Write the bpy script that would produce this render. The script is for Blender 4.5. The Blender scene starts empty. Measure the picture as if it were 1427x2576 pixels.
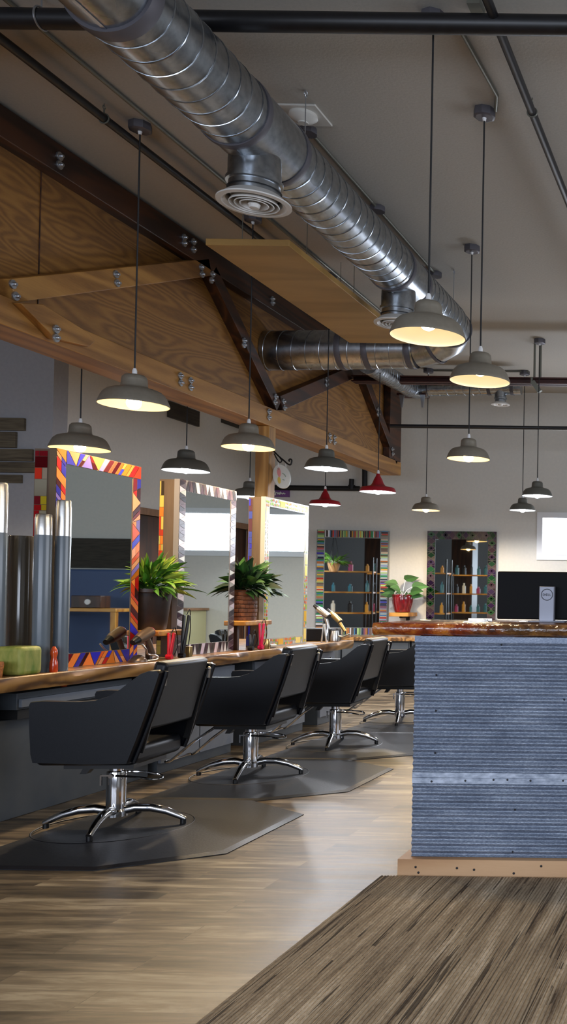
import bpy, bmesh, math, random
from mathutils import Vector, Matrix
PI = math.pi
SC = bpy.context.scene
COL = SC.collection
random.seed(7)

# ---------------------------------------------------------------- camera
FPX, XP, YP = 2400.0, 1830.0, 1470.0          # focal length and principal point in 1427x2576 pixels
ROLL, PITCH, CAMH = 0.0125, 0.016, 1.18
_F = Vector((0, math.cos(PITCH), math.sin(PITCH)))
_R0 = Vector((1, 0, 0)); _U0 = Vector((0, -math.sin(PITCH), math.cos(PITCH)))
_R = _R0*math.cos(ROLL) + _U0*math.sin(ROLL)
_U = _U0*math.cos(ROLL) - _R0*math.sin(ROLL)
EYE = Vector((0, 0, CAMH))
def _ray(px, py): return _F*FPX + _R*(px-XP) - _U*(py-YP)
def PY(px, py, y): d = _ray(px, py); return EYE + d*(y/d.y)
def PX(px, py, x): d = _ray(px, py); return EYE + d*(x/d.x)
def PZ(px, py, z): d = _ray(px, py); return EYE + d*((z-CAMH)/d.z)
cd = bpy.data.cameras.new('camera'); cam = bpy.data.objects.new('camera', cd); COL.objects.link(cam)
cam.matrix_world = Matrix.Translation(EYE) @ Matrix((( _R.x, _U.x, -_F.x), (_R.y, _U.y, -_F.y), (_R.z, _U.z, -_F.z))).to_4x4()
cd.sensor_fit = 'AUTO'; cd.sensor_width = 36.0; cd.lens = FPX/2576*36.0
cd.shift_x = (713.5-XP)/2576; cd.shift_y = (YP-1288)/2576
cd.clip_end = 100; SC.camera = cam

# ---------------------------------------------------------------- materials
def lin(c):
    return tuple(((v/255)/12.92 if v/255 <= .04045 else ((v/255+.055)/1.055)**2.4) for v in c[:3]) + (1,)
def _new(name):
    m = bpy.data.materials.new(name); m.use_nodes = True
    nt = m.node_tree; return m, nt, nt.nodes['Principled BSDF']
def _coords(nt, scale, kind='Object'):
    tc = nt.nodes.new('ShaderNodeTexCoord'); mp = nt.nodes.new('ShaderNodeMapping')
    mp.inputs['Scale'].default_value = scale
    nt.links.new(tc.outputs[kind], mp.inputs['Vector']); return mp.outputs['Vector']
def _noise(nt, vec, scale, detail=4, rough=.55, dist=0):
    n = nt.nodes.new('ShaderNodeTexNoise'); n.inputs['Scale'].default_value = scale
    n.inputs['Detail'].default_value = detail; n.inputs['Roughness'].default_value = rough
    n.inputs['Distortion'].default_value = dist
    if vec is not None: nt.links.new(vec, n.inputs['Vector'])
    return n.outputs['Fac']
def _ramp(nt, fac, stops, interp='LINEAR'):
    r = nt.nodes.new('ShaderNodeValToRGB'); e = r.color_ramp.elements; r.color_ramp.interpolation = interp
    while len(e) < len(stops): e.new(.5)
    for k, (p, c) in enumerate(stops): e[k].position = p; e[k].color = c if len(c) == 4 and max(c) <= 1 else lin(c)
    nt.links.new(fac, r.inputs['Fac']); return r.outputs['Color']
def _math(nt, op, a, b=None):
    m = nt.nodes.new('ShaderNodeMath'); m.operation = op
    for k, v in enumerate((a, b)):
        if v is None: continue
        if isinstance(v, (int, float)): m.inputs[k].default_value = v
        else: nt.links.new(v, m.inputs[k])
    return m.outputs[0]
def _mix(nt, fac, a, b, mode='MIX'):
    m = nt.nodes.new('ShaderNodeMix'); m.data_type = 'RGBA'; m.blend_type = mode
    for s, v in ((0, fac), (6, a), (7, b)):
        if isinstance(v, (int, float)): m.inputs[s].default_value = v
        elif isinstance(v, tuple): m.inputs[s].default_value = v
        else: nt.links.new(v, m.inputs[s])
    return m.outputs[2]
def _bump(nt, b, h, strength, dist=.01):
    n = nt.nodes.new('ShaderNodeBump'); n.inputs['Strength'].default_value = strength; n.inputs['Distance'].default_value = dist
    nt.links.new(h, n.inputs['Height']); nt.links.new(n.outputs['Normal'], b.inputs['Normal'])
def M(name, c, rough=.5, metal=0, c2=None, ns=8, stretch=(1,1,1), bump=0, coat=0, emit=0, spec=None):
    m, nt, b = _new(name)
    b.inputs['Base Color'].default_value = lin(c); b.inputs['Roughness'].default_value = rough; b.inputs['Metallic'].default_value = metal
    if spec is not None: b.inputs['Specular IOR Level'].default_value = spec
    if coat: b.inputs['Coat Weight'].default_value = coat; b.inputs['Coat Roughness'].default_value = .08
    if c2 or bump:
        v = _coords(nt, stretch); n = _noise(nt, v, ns)
        if c2: nt.links.new(_ramp(nt, n, [(.3, c), (.7, c2)]), b.inputs['Base Color'])
        if bump: _bump(nt, b, n, bump)
    if emit: b.inputs['Emission Color'].default_value = lin(c); b.inputs['Emission Strength'].default_value = emit
    return m
def M_emit(name, c, s):
    m = bpy.data.materials.new(name); m.use_nodes = True; nt = m.node_tree; nt.nodes.clear()
    e = nt.nodes.new('ShaderNodeEmission'); e.inputs[0].default_value = lin(c); e.inputs[1].default_value = s
    o = nt.nodes.new('ShaderNodeOutputMaterial'); nt.links.new(e.outputs[0], o.inputs[0]); return m
def M_wood(name, dark, light, mid=None, scale=1.0, stretch=(1,.2,1), rings=10, rough=.5, coat=0, fine=.25):
    """contour lines of a stretched noise: cathedral grain"""
    m, nt, b = _new(name); v = _coords(nt, stretch)
    n = _noise(nt, v, 1.6*scale, 2, .45, .35)
    s = _math(nt, 'SINE', _math(nt, 'MULTIPLY', n, rings*6.283))
    s = _math(nt, 'ADD', _math(nt, 'MULTIPLY', s, .5), .5)
    f = _noise(nt, _coords(nt, tuple(x*6 for x in stretch)), 7*scale, 4, .7)
    fac = _math(nt, 'ADD', _math(nt, 'MULTIPLY', s, 1-fine), _math(nt, 'MULTIPLY', f, fine))
    big = _noise(nt, _coords(nt, (1, 1, 1)), .9, 2)
    c = _ramp(nt, fac, [(.15, dark), (.5, mid or tuple((a+q)//2 for a, q in zip(dark, light))), (.9, light)])
    c = _mix(nt, _math(nt, 'MULTIPLY', big, .5), c, lin(dark))
    nt.links.new(c, b.inputs['Base Color']); b.inputs['Roughness'].default_value = rough
    if coat: b.inputs['Coat Weight'].default_value = coat; b.inputs['Coat Roughness'].default_value = .06
    _bump(nt, b, fac, .15, .004)
    return m
def M_attr(name, rough=.25, coat=.0, metal=0):
    m, nt, b = _new(name); a = nt.nodes.new('ShaderNodeAttribute'); a.attribute_name = 'Col'
    nt.links.new(a.outputs['Color'], b.inputs['Base Color']); b.inputs['Roughness'].default_value = rough
    b.inputs['Metallic'].default_value = metal
    if coat: b.inputs['Coat Weight'].default_value = coat
    return m

MT = {}
MT['ceiling'] = M('ceiling_paint', (176,172,163), .9, c2=(183,179,170), ns=60, bump=.12)
MT['wall'] = M('wall_paint', (204,203,197), .85, c2=(210,208,201), ns=30, bump=.05)
MT['wall_grey'] = M('wall_paint_grey', (154,156,161), .85, c2=(160,162,167), ns=30, bump=.05)
MT['white'] = M('white_paint', (225,228,232), .5)
MT['ply'] = M_wood('plywood_sheet', (104,68,27), (160,114,52), (136,92,38), 1.1, (1,.30,1.9), 21, .55, fine=.55)
MT['beam'] = M_wood('douglas_fir_timber', (120,80,34), (190,140,70), (162,114,54), 1.0, (3,.25,3), 5, .5, fine=.5)
MT['beam_dark'] = M_wood('dark_brown_timber', (40,20,9), (84,46,20), (62,32,14), 1.0, (3,.25,3), 5, .5)  # darker brown for the top chord, end post and farther braces
MT['post'] = M_wood('post_timber', (140,98,44), (205,160,92), (180,132,66), 1.0, (3,3,.25), 5, .5)
MT['panel'] = M_wood('birch_panel', (146,112,56), (180,142,80), (164,126,68), .7, (.35,2.2,1), 4, .55, fine=.5)
MT['slab'] = M_wood('live_edge_slab_wood', (92,62,32), (196,148,86), (156,112,60), 1.2, (2.6,.4,2.6), 8, .4, coat=.35)
MT['shelfwood'] = M_wood('honey_wood', (150,96,34), (214,160,76), (190,132,56), 1.0, (1,3,1), 4, .4)
MT['door_wood'] = M_wood('dark_door_wood', (46,26,16), (78,46,28), None, 1.0, (3,3,.3), 5, .45)
MT['trimwood'] = M('door_casing_wood', (120,88,62), .5, c2=(140,104,74), ns=6, stretch=(4,4,.5))
MT['boxwood'] = M('mirror_box_wood', (92,74,58), .6, c2=(108,88,70), ns=6, stretch=(4,4,.5))
MT['barn'] = M('weathered_barn_board', (66,58,46), .8, c2=(106,98,80), ns=6, stretch=(.6,1,8), bump=.3)
MT['barn_dark'] = M('dark_barn_board', (40,36,30), .8, c2=(62,56,46), ns=6, stretch=(1,.6,8), bump=.3)
MT['black'] = M('black_pipe_paint', (14,14,17), .42, c2=(22,22,26), ns=20)
MT['cond'] = M('galvanised_conduit', (112,112,102), .45, .5)
MT['boxm'] = M('junction_box_steel', (92,90,96), .5, .4)
MT['redsteel'] = M('red_oxide_steel', (74,36,28), .6, c2=(56,28,24), ns=12)
MT['leather'] = M('black_leather', (6,9,16), .38, c2=(9,12,20), ns=320, bump=.04, spec=.3)
MT['chrome'] = M('chrome', (205,205,208), .09, 1)
MT['steel'] = M('brushed_steel', (188,186,182), .28, 1, c2=(205,202,198), ns=30, stretch=(1,1,12))
MT['bolt'] = M('zinc_bolt', (185,190,196), .3, .9)
MT['mat'] = M('black_rubber_mat', (21,23,29), .42, c2=(26,28,34), ns=90, bump=.1)
MT['cab'] = M('grey_laminate', (72,78,84), .45, c2=(78,83,88), ns=14)
MT['cab2'] = M('light_grey_laminate', (118,124,134), .42, c2=(124,130,140), ns=14)
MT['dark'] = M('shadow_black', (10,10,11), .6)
MT['shade'] = M('pewter_shade', (132,125,112), .42, .35, c2=(140,133,120), ns=40)
MT['shade_dark'] = M('dark_pewter_shade', (104,104,97), .42, .35)
MT['shade_red'] = M('red_enamel', (150,22,36), .3)
MT['shade_in'] = M('shade_inner_white', (236,226,204), .5)
MT['cordm'] = M('black_cord', (20,20,22), .6)
MT['grip'] = M('white_cord_grip', (225,225,225), .5)
MT['plastic_white'] = M('white_plastic', (205,203,196), .45)
MT['diff'] = M('white_diffuser_metal', (212,210,205), .4)
MT['mirror'] = M('silvered_mirror', (222,230,228), .015, 1)
MT['tile'] = M_attr('glass_mosaic', .2)
MT['tile'].node_tree.nodes['Principled BSDF'].inputs['Specular IOR Level'].default_value = .25
MT['leaf'] = M_attr('leaf_green', .6)
MT['tube'] = M('grey_gloss_plastic', (92,102,112), .24, c2=(100,110,120), ns=4)
MT['smoke'] = M('smoked_brown_glass', (70,62,52), .15, coat=.5)
MT['redplastic'] = M('red_plastic', (205,20,40), .35)
MT['pinkplastic'] = M('pink_plastic', (232,30,84), .35)
MT['blackplastic'] = M('black_plastic', (18,18,20), .35)
MT['brownplastic'] = M('taupe_metal', (112,92,76), .35, .4)
MT['gold'] = M('gold_tin', (205,172,110), .28, .9)
MT['soil'] = M('potting_soil', (40,28,20), .95, c2=(56,40,28), ns=60, bump=.4)
MT['potbrown'] = M('dark_brown_pot', (34,24,20), .4, c2=(44,30,24), ns=30)
MT['potred'] = M('red_glaze', (150,18,28), .15, c2=(60,8,16), ns=9, stretch=(1,1,.5), coat=.8)
MT['screen'] = M('monitor_plastic', (3,3,6), .6, spec=.15)
MT['silver'] = M('silver_plastic', (120,122,132), .4, .4)
MT['ink'] = M('dark_ink', (24,26,32), .5)
MT['purple'] = M('purple_sign', (112,66,128), .5)
MT['signwhite'] = M('sign_white', (206,210,204), .5)
MT['pink'] = M('sign_pink', (216,140,140), .5)
MT['yellow'] = M('sign_yellow', (206,180,84), .5)
MT['iron'] = M('wrought_iron', (22,20,20), .5, .4)
MT['moss'] = M('green_moss_wax', (96,122,34), .6, c2=(168,164,84), ns=22, stretch=(1,1,.35), bump=.3)
MT['wicker'] = M('orange_wicker', (186,112,36), .6, c2=(120,64,20), ns=40, stretch=(1,1,3), bump=.5)
MT['amber'] = M('amber_glass', (226,92,24), .2, c2=(190,50,20), ns=14, coat=.6)
MT['bluepad'] = M('blue_upholstery', (64,84,124), .6)
MT['beige'] = M('beige_laminate', (176,172,136), .5)
MT['basewood'] = M_wood('raw_pine_base', (176,132,92), (226,184,140), (206,162,118), .8, (.3,2,3), 3, .55)

def mat_duct():
    m, nt, b = _new('spiral_duct_metal'); v = _coords(nt, (1, 1, 1))
    n = _noise(nt, v, 26, 3); n2 = _noise(nt, v, 3, 2)
    nt.links.new(_ramp(nt, n, [(.3, (150,156,163)), (.7, (178,184,190))]), b.inputs['Base Color'])
    b.inputs['Metallic'].default_value = 1
    nt.links.new(_math(nt, 'ADD', _math(nt, 'MULTIPLY', n2, .16), .2), b.inputs['Roughness'])
    return m
MT['duct'] = mat_duct()
def mat_corr():
    m, nt, b = _new('corrugated_galvanised'); v = _coords(nt, (1, 1, 3.5))
    n = _noise(nt, v, 95, 5, .72); n2 = _noise(nt, v, 5, 3)
    f = _math(nt, 'ADD', _math(nt, 'MULTIPLY', n, .75), _math(nt, 'MULTIPLY', n2, .25))
    nt.links.new(_ramp(nt, f, [(.34, (84,95,114)), (.5, (126,138,158)), (.66, (178,188,204))]), b.inputs['Base Color'])
    b.inputs['Metallic'].default_value = .35; b.inputs['Roughness'].default_value = .5
    _bump(nt, b, n, .08, .004); return m
MT['corr'] = mat_corr()
def mat_epoxy():
    m, nt, b = _new('resin_live_edge'); v = _coords(nt, (1, 1.2, 1.6))
    n = _noise(nt, v, 9, 5, .65, .6); n2 = _noise(nt, v, 2.2, 2)
    c = _ramp(nt, n, [(.32, (72,16,12)), (.48, (150,58,18)), (.6, (204,122,40)), (.72, (110,40,18))])
    d = _ramp(nt, n, [(.32, (44,24,12)), (.5, (96,60,26)), (.66, (150,104,50))])
    nt.links.new(_mix(nt, _ramp(nt, n2, [(.42, (0,0,0,1)), (.56, (1,1,1,1))]), c, d), b.inputs['Base Color'])
    b.inputs['Roughness'].default_value = .12; b.inputs['Coat Weight'].default_value = 1; b.inputs['Coat Roughness'].default_value = .03
    _bump(nt, b, _noise(nt, v, 26, 2), .55, .02); return m
MT['epoxy'] = mat_epoxy()
def mat_floor():
    m, nt, b = _new('wood_look_plank_tile')
    v = _coords(nt, (1, 1, 1))
    br = nt.nodes.new('ShaderNodeTexBrick'); nt.links.new(v, br.inputs['Vector'])
    br.offset = .37; br.offset_frequency = 2; br.squash = 1
    br.inputs['Color1'].default_value = (0, 0, 0, 1); br.inputs['Color2'].default_value = (1, 1, 1, 1); br.inputs['Mortar'].default_value = (.5, .5, .5, 1)
    br.inputs['Scale'].default_value = 1; br.inputs['Mortar Size'].default_value = .0016; br.inputs['Mortar Smooth'].default_value = 0
    br.inputs['Bias'].default_value = 0; br.inputs['Brick Width'].default_value = .92; br.inputs['Row Height'].default_value = .142
    rnd = br.outputs['Color']
    sep = nt.nodes.new('ShaderNodeSeparateXYZ'); nt.links.new(v, sep.inputs[0])
    rv = nt.nodes.new('ShaderNodeSeparateColor'); nt.links.new(rnd, rv.inputs[0])
    cmb = nt.nodes.new('ShaderNodeCombineXYZ')
    nt.links.new(_math(nt, 'MULTIPLY', sep.outputs[0], 1.5), cmb.inputs[0]); nt.links.new(_math(nt, 'MULTIPLY', sep.outputs[1], 11), cmb.inputs[1])
    nt.links.new(_math(nt, 'MULTIPLY', rv.outputs[0], 30), cmb.inputs[2])
    n = _noise(nt, cmb.outputs[0], 1.5, 7, .66, .5)
    f = _math(nt, 'ADD', _math(nt, 'MULTIPLY', n, .85), _math(nt, 'MULTIPLY', rv.outputs[0], .17))
    c = _ramp(nt, f, [(.36, (50,42,33)), (.46, (86,74,58)), (.56, (118,103,82)), (.67, (162,148,124))])
    c = _mix(nt, _math(nt, 'MULTIPLY', br.outputs['Fac'], .35), c, lin((74,62,52)))
    nt.links.new(c, b.inputs['Base Color'])
    nt.links.new(_math(nt, 'ADD', _math(nt, 'MULTIPLY', n, .25), .27), b.inputs['Roughness']); b.inputs['Specular IOR Level'].default_value = .36
    _bump(nt, b, _math(nt, 'SUBTRACT', n, br.outputs['Fac']), .06, .004); return m
MT['floor'] = mat_floor()
def mat_rug():
    m, nt, b = _new('striped_woven_rug'); 
    w = _noise(nt, _coords(nt, (1, .6, 1)), 2.2, 2)
    v = _coords(nt, (1, .05, 1))
    mp = nt.nodes.new('ShaderNodeVectorMath'); mp.operation = 'ADD'; nt.links.new(v, mp.inputs[0])
    cmb = nt.nodes.new('ShaderNodeCombineXYZ'); nt.links.new(_math(nt, 'MULTIPLY', w, .05), cmb.inputs[0]); nt.links.new(cmb.outputs[0], mp.inputs[1])
    s = _noise(nt, mp.outputs[0], 26, 4, .7)
    fine = _noise(nt, _coords(nt, (1, .45, 1)), 95, 3, .7)
    blot = _noise(nt, _coords(nt, (1, .3, 1)), 7, 3)
    f = _math(nt, 'ADD', _math(nt, 'ADD', _math(nt, 'MULTIPLY', s, .72), _math(nt, 'MULTIPLY', fine, .22)), _math(nt, 'MULTIPLY', _math(nt, 'SUBTRACT', blot, .5), .16))
    c = _ramp(nt, f, [(.28, (84,74,64)), (.36, (122,107,90)), (.44, (154,138,116)), (.52, (170,154,131)), (.60, (202,186,163)), (.68, (218,205,184))])
    ln = _noise(nt, _coords(nt, (1, .012, 1)), 15, 3, .6)
    gate = _math(nt, 'GREATER_THAN', _noise(nt, _coords(nt, (1, .5, 1)), 3.5, 3), .43)
    k = _math(nt, 'MULTIPLY', _math(nt, 'LESS_THAN', _math(nt, 'ABSOLUTE', _math(nt, 'SUBTRACT', ln, .5)), .009), gate)
    c = _mix(nt, _math(nt, 'MULTIPLY', k, .75), c, lin((56,49,46)))
    nt.links.new(c, b.inputs['Base Color']); b.inputs['Roughness'].default_value = .95; b.inputs['Specular IOR Level'].default_value = .1
    _bump(nt, b, _math(nt, 'ADD', fine, s), .5, .012); return m
MT['rug'] = mat_rug()

# ---------------------------------------------------------------- mesh helpers
def B(): return bmesh.new()
def _lay(bm): return bm.loops.layers.float_color.get('Col') or bm.loops.layers.float_color.new('Col')
def face(bm, pts, col=None, mi=0):
    f = bm.faces.new([bm.verts.new(p) for p in pts]); f.material_index = mi
    if col is not None:
        l = _lay(bm); c = lin(col)
        for lp in f.loops: lp[l] = c
    return f
def hexa(bm, p, mi=0, col=None):
    v = [bm.verts.new(q) for q in p]; fs = []
    for idx in ((0,3,2,1),(4,5,6,7),(0,1,5,4),(1,2,6,5),(2,3,7,6),(3,0,4,7)):
        f = bm.faces.new([v[i] for i in idx]); f.material_index = mi; fs.append(f)
    if col is not None:
        l = _lay(bm); c = lin(col)
        for f in fs:
            for lp in f.loops: lp[l] = c
def box(bm, lo, hi, mi=0, col=None):
    x0, y0, z0 = lo; x1, y1, z1 = hi
    hexa(bm, [(x0,y0,z0),(x1,y0,z0),(x1,y1,z0),(x0,y1,z0),(x0,y0,z1),(x1,y0,z1),(x1,y1,z1),(x0,y1,z1)], mi, col)
def obox(bm, c, a, b, d, mi=0, col=None):
    c, a, b, d = map(Vector, (c, a, b, d))
    hexa(bm, [c-a-b-d, c+a-b-d, c+a+b-d, c-a+b-d, c-a-b+d, c+a-b+d, c+a+b+d, c-a+b+d], mi, col)
def bar(bm, p0, p1, up, w, t, mi=0):
    """rectangular bar from p0 to p1; 'up' is the direction of its w side, t the other"""
    p0, p1, up = Vector(p0), Vector(p1), Vector(up); ax = (p1-p0)
    up = (up - ax*(up.dot(ax)/ax.length_squared)).normalized(); sd = ax.normalized().cross(up)
    obox(bm, (p0+p1)/2, ax/2, up*w/2, sd*t/2, mi)
def prism(bm, pts, vec, mi=0):
    vec = Vector(vec); a = [bm.verts.new(p) for p in pts]; b = [bm.verts.new(Vector(p)+vec) for p in pts]; n = len(pts)
    fs = [bm.faces.new(a[::-1]), bm.faces.new(b)]
    for i in range(n): fs.append(bm.faces.new((a[i], a[(i+1)%n], b[(i+1)%n], b[i])))
    for f in fs: f.material_index = mi
def tube(bm, pts, r, seg=10, closed=False, mi=0, caps=True):
    pts = [Vector(p) for p in pts]; n = len(pts); rr = r if isinstance(r, (list, tuple)) else [r]*n
    tan = []
    for i in range(n):
        a = pts[(i-1) % n] if closed or i else pts[i]; b = pts[(i+1) % n] if closed or i < n-1 else pts[i]
        tan.append((b-a).normalized())
    t0 = tan[0]; up = Vector((0,0,1)) if abs(t0.z) < .9 else Vector((1,0,0))
    u = (up - t0*up.dot(t0)).normalized(); rings = []
    for i in range(n):
        u = (u - tan[i]*u.dot(tan[i])).normalized(); w = tan[i].cross(u)
        rings.append([bm.verts.new(pts[i] + (u*math.cos(2*PI*k/seg) + w*math.sin(2*PI*k/seg))*rr[i]) for k in range(seg)])
    for i in range(n if closed else n-1):
        A, Bb = rings[i], rings[(i+1) % n]
        for k in range(seg):
            f = bm.faces.new((A[k], A[(k+1)%seg], Bb[(k+1)%seg], Bb[k])); f.material_index = mi
    if caps and not closed:
        f = bm.faces.new(rings[0][::-1]); f.material_index = mi; f = bm.faces.new(rings[-1]); f.material_index = mi
def cyl(bm, p0, p1, r, seg=20, mi=0, r1=None): tube(bm, [p0, p1], [r, r if r1 is None else r1], seg, mi=mi)
def lathe(bm, prof, c=(0,0,0), seg=32, mi=0, mis=None):
    c = Vector(c); rings = []
    for r, z in prof:
        if r < 1e-6: rings.append([bm.verts.new(c+Vector((0,0,z)))])
        else: rings.append([bm.verts.new(c+Vector((r*math.cos(2*PI*k/seg), r*math.sin(2*PI*k/seg), z))) for k in range(seg)])
    for i in range(len(rings)-1):
        a, b = rings[i], rings[i+1]
        for k in range(seg):
            q = [a[k % len(a)], a[(k+1) % len(a)], b[(k+1) % len(b)], b[k % len(b)]]
            q = [v for j, v in enumerate(q) if v not in q[:j]]
            if len(q) > 2: f = bm.faces.new(q); f.material_index = mis[i] if mis else mi
def sphere(bm, c, r, seg=16, mi=0, sz=1):
    lathe(bm, [(max(0, r*math.sin(PI*i/10)) if 0 < i < 10 else 0, -r*sz*math.cos(PI*i/10)) for i in range(11)], c, seg, mi)
def torus(bm, c, R, r, seg=32, s2=8, axis='Z', mi=0):
    e = {'Z': (Vector((1,0,0)), Vector((0,1,0))), 'Y': (Vector((1,0,0)), Vector((0,0,1))), 'X': (Vector((0,1,0)), Vector((0,0,1)))}[axis]
    tube(bm, [Vector(c)+(e[0]*math.cos(2*PI*k/seg)+e[1]*math.sin(2*PI*k/seg))*R for k in range(seg)], r, s2, True, mi)
def curve(pts, n=8):
    """Catmull-Rom through pts"""
    P = [Vector(p) for p in pts]; P = [P[0]*2-P[1]] + P + [P[-1]*2-P[-2]]; out = []
    for i in range(1, len(P)-2):
        for k in range(n):
            t = k/n; a, b, c, d = P[i-1:i+3]
            out.append(.5*((2*b)+(c-a)*t+(2*a-5*b+4*c-d)*t*t+(3*b-a-3*c+d)*t**3))
    return out+[P[-2]]

_MW = {}
def thing(name, label, cat, loc=(0,0,0), rotz=0, group=None):
    o = bpy.data.objects.new(name, None); COL.objects.link(o); o.empty_display_size = .05
    o.location = loc; o.rotation_euler = (0, 0, rotz); o['label'] = label; o['category'] = cat
    if group: o['group'] = group
    _MW[o.name] = (Matrix.Translation(Vector(loc)) @ Matrix.Rotation(rotz, 4, 'Z')).inverted()
    return o
def tag(o, label, cat, group=None):
    o['label'] = label; o['category'] = cat
    if group: o['group'] = group
    return o
def obj(name, bm, m, parent=None, angle=35, bevel=0, local=False, label=None, seg=2):
    bmesh.ops.recalc_face_normals(bm, faces=bm.faces)
    if parent is not None:
        _MWp = _MW[parent.name]
        if not local: bmesh.ops.transform(bm, matrix=_MWp, verts=bm.verts)
    me = bpy.data.meshes.new(name); bm.to_mesh(me); bm.free()
    for k in (m if isinstance(m, (list, tuple)) else [m]): me.materials.append(k)
    me.polygons.foreach_set('use_smooth', [True]*len(me.polygons)); me.set_sharp_from_angle(angle=math.radians(angle))
    o = bpy.data.objects.new(name, me); COL.objects.link(o)
    _MW[o.name] = _MW[parent.name] if parent is not None else Matrix.Identity(4)
    if parent is not None: o.parent = parent
    if bevel:
        bv = o.modifiers.new('bevel', 'BEVEL'); bv.width = bevel; bv.segments = seg; bv.limit_method = 'ANGLE'; bv.angle_limit = math.radians(40)
    if label: o['label'] = label
    return o
def struct(name, bm, m, parent=None, **k):
    o = obj(name, bm, m, parent, **k)
    if parent is None: o['kind'] = 'structure'
    return o
def dup(root, loc, rotz=0, label=None, group=None, skip=()):
    r = root.copy(); COL.objects.link(r); r.location = loc; r.rotation_euler = (0, 0, rotz)
    if label: r['label'] = label
    if group: r['group'] = group
    for ch in list(root.children):
        if ch.name.split('.')[0] in skip: continue
        c = ch.copy(); COL.objects.link(c); c.parent = r
        for g in list(ch.children): d = g.copy(); COL.objects.link(d); d.parent = c
    return r
# ================================================================ THE ROOM
CEIL, WFAR, XL, XA, YA, XRI, YF = 3.95, 12.9, -6.4, -9.6, 9.0, 4.6, -4.2
bm = B(); box(bm, (XA-.2, YF-.2, -.12), (XRI+.2, WFAR+.2, 0)); struct('floor', bm, MT['floor'])
bm = B(); box(bm, (XA-.2, YF-.2, CEIL), (XRI+.2, WFAR+.2, CEIL+.15)); struct('ceiling', bm, MT['ceiling'])
# far wall with the high window
wx0, wx1, wz0, wz1 = -2.52, 0.15, 1.745, 2.27
def wall_hole(lo, hi, holes, y0, y1):
    """wall slab in the XZ plane between y0 and y1 with rectangular holes"""
    bm = B(); xs = sorted({lo[0], hi[0]} | {h[0] for h in holes} | {h[1] for h in holes})
    for a, b in zip(xs, xs[1:]):
        cut = sorted([(h[2], h[3]) for h in holes if h[0] <= a and h[1] >= b]); z = lo[1]
        for c0, c1 in cut:
            if c0 > z: box(bm, (a, y0, z), (b, y1, c0))
            z = c1
        if z < hi[1]: box(bm, (a, y0, z), (b, y1, hi[1]))
    return bm
struct('wall_back', wall_hole((XL-.2, 0), (XRI+.2, CEIL), [(wx0, wx1, wz0, wz1)], WFAR, WFAR+.2), MT['wall'])
w = None
bm = B()
for a in ((wx0-.06, wx0+.015, wz0-.06, wz1+.06), (wx1-.015, wx1+.06, wz0-.06, wz1+.06), (wx0+.015, wx1-.015, wz1-.015, wz1+.06), (wx0+.015, wx1-.015, wz0-.06, wz0+.015)):
    box(bm, (a[0], WFAR-.025, a[2]), (a[1], WFAR+.05, a[3]))
w = struct('window_1', bm, MT['white'])
bm = B(); box(bm, (wx0+.01, WFAR+.03, wz0+.01), (wx1-.01, WFAR+.035, wz1-.01)); obj('pane', bm, M_emit('bright_sky_pane', (238,244,255), 7), w)
# left wall: alcove wall facing the camera, then the long wall with two doors
bm = B(); box(bm, (XA-.2, YA, 0), (XL, YA+.2, CEIL)); struct('wall_alcove', bm, MT['wall_grey'])
bm = B(); box(bm, (XA-.2, YF, 0), (XA, YA, CEIL)); struct('wall_outer_left', bm, MT['wall_grey'])
dz = 2.03
d1, d2 = (10.3, 11.02), (12.1, 12.8)
bm = B(); ys = [YA+.2, d1[0], d1[1], d2[0], d2[1], WFAR]
for i in range(5):
    box(bm, (XL-.2, ys[i], dz if i in (1, 3) else 0), (XL, ys[i+1], CEIL))
struct('wall_left', bm, MT['wall'])
for n, (a, b) in ((1, d1), (2, d2)):
    bm = B(); box(bm, (XL-.12, a, 0), (XL-.07, b, dz)); d = struct('door_%d' % n, bm, MT['door_wood'])
    bm = B()
    box(bm, (XL-.06, a-.07, 0), (XL+.02, a+.01, dz+.07)); box(bm, (XL-.06, b-.01, 0), (XL+.02, b+.07, dz+.07)); box(bm, (XL-.06, a-.07, dz), (XL+.02, b+.07, dz+.075))
    obj('door_frame', bm, MT['trimwood'], d)
    bm = B(); cyl(bm, (XL-.07, b-.09, 1.0), (XL-.02, b-.09, 1.0), .012); sphere(bm, (XL-.01, b-.09, 1.0), .028); obj('door_knob', bm, MT['steel'], d)
# right wall, and the shop front behind the camera with big windows
bm = B(); box(bm, (XRI, YF, 0), (XRI+.2, WFAR, CEIL)); struct('wall_right', bm, MT['wall'])
fw = [(-6.2, -3.4, .7, 2.9), (-3.1, -.3, .7, 2.9), (0.0, 2.8, .7, 2.9)]
struct('wall_front', wall_hole((XA-.2, 0), (XRI+.2, CEIL), fw, YF-.2, YF), MT['wall_grey'])
pane = M_emit('daylight_pane', (226,238,255), 3.2)
for n, h in enumerate(fw):
    bm = B()
    for a in ((h[0], h[0]+.06, h[2], h[3]), (h[1]-.06, h[1], h[2], h[3]), (h[0]+.06, h[1]-.06, h[2], h[2]+.06), (h[0]+.06, h[1]-.06, h[3]-.06, h[3]), ((h[0]+h[1])/2-.025, (h[0]+h[1])/2+.025, h[2]+.06, h[3]-.06)):
        box(bm, (a[0], YF-.12, a[2]), (a[1], YF-.02, a[3]))
    w = struct('window_%d' % (n+2), bm, MT['black'])
    bm = B(); box(bm, (h[0]+.03, YF-.09, h[2]+.03), (h[1]-.03, YF-.085, h[3]-.03)); obj('pane', bm, pane, w)
bm = B(); box(bm, (XL, WFAR-.012, 0), (XRI, WFAR, .1)); struct('baseboard_back', bm, MT['cab'])

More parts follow.
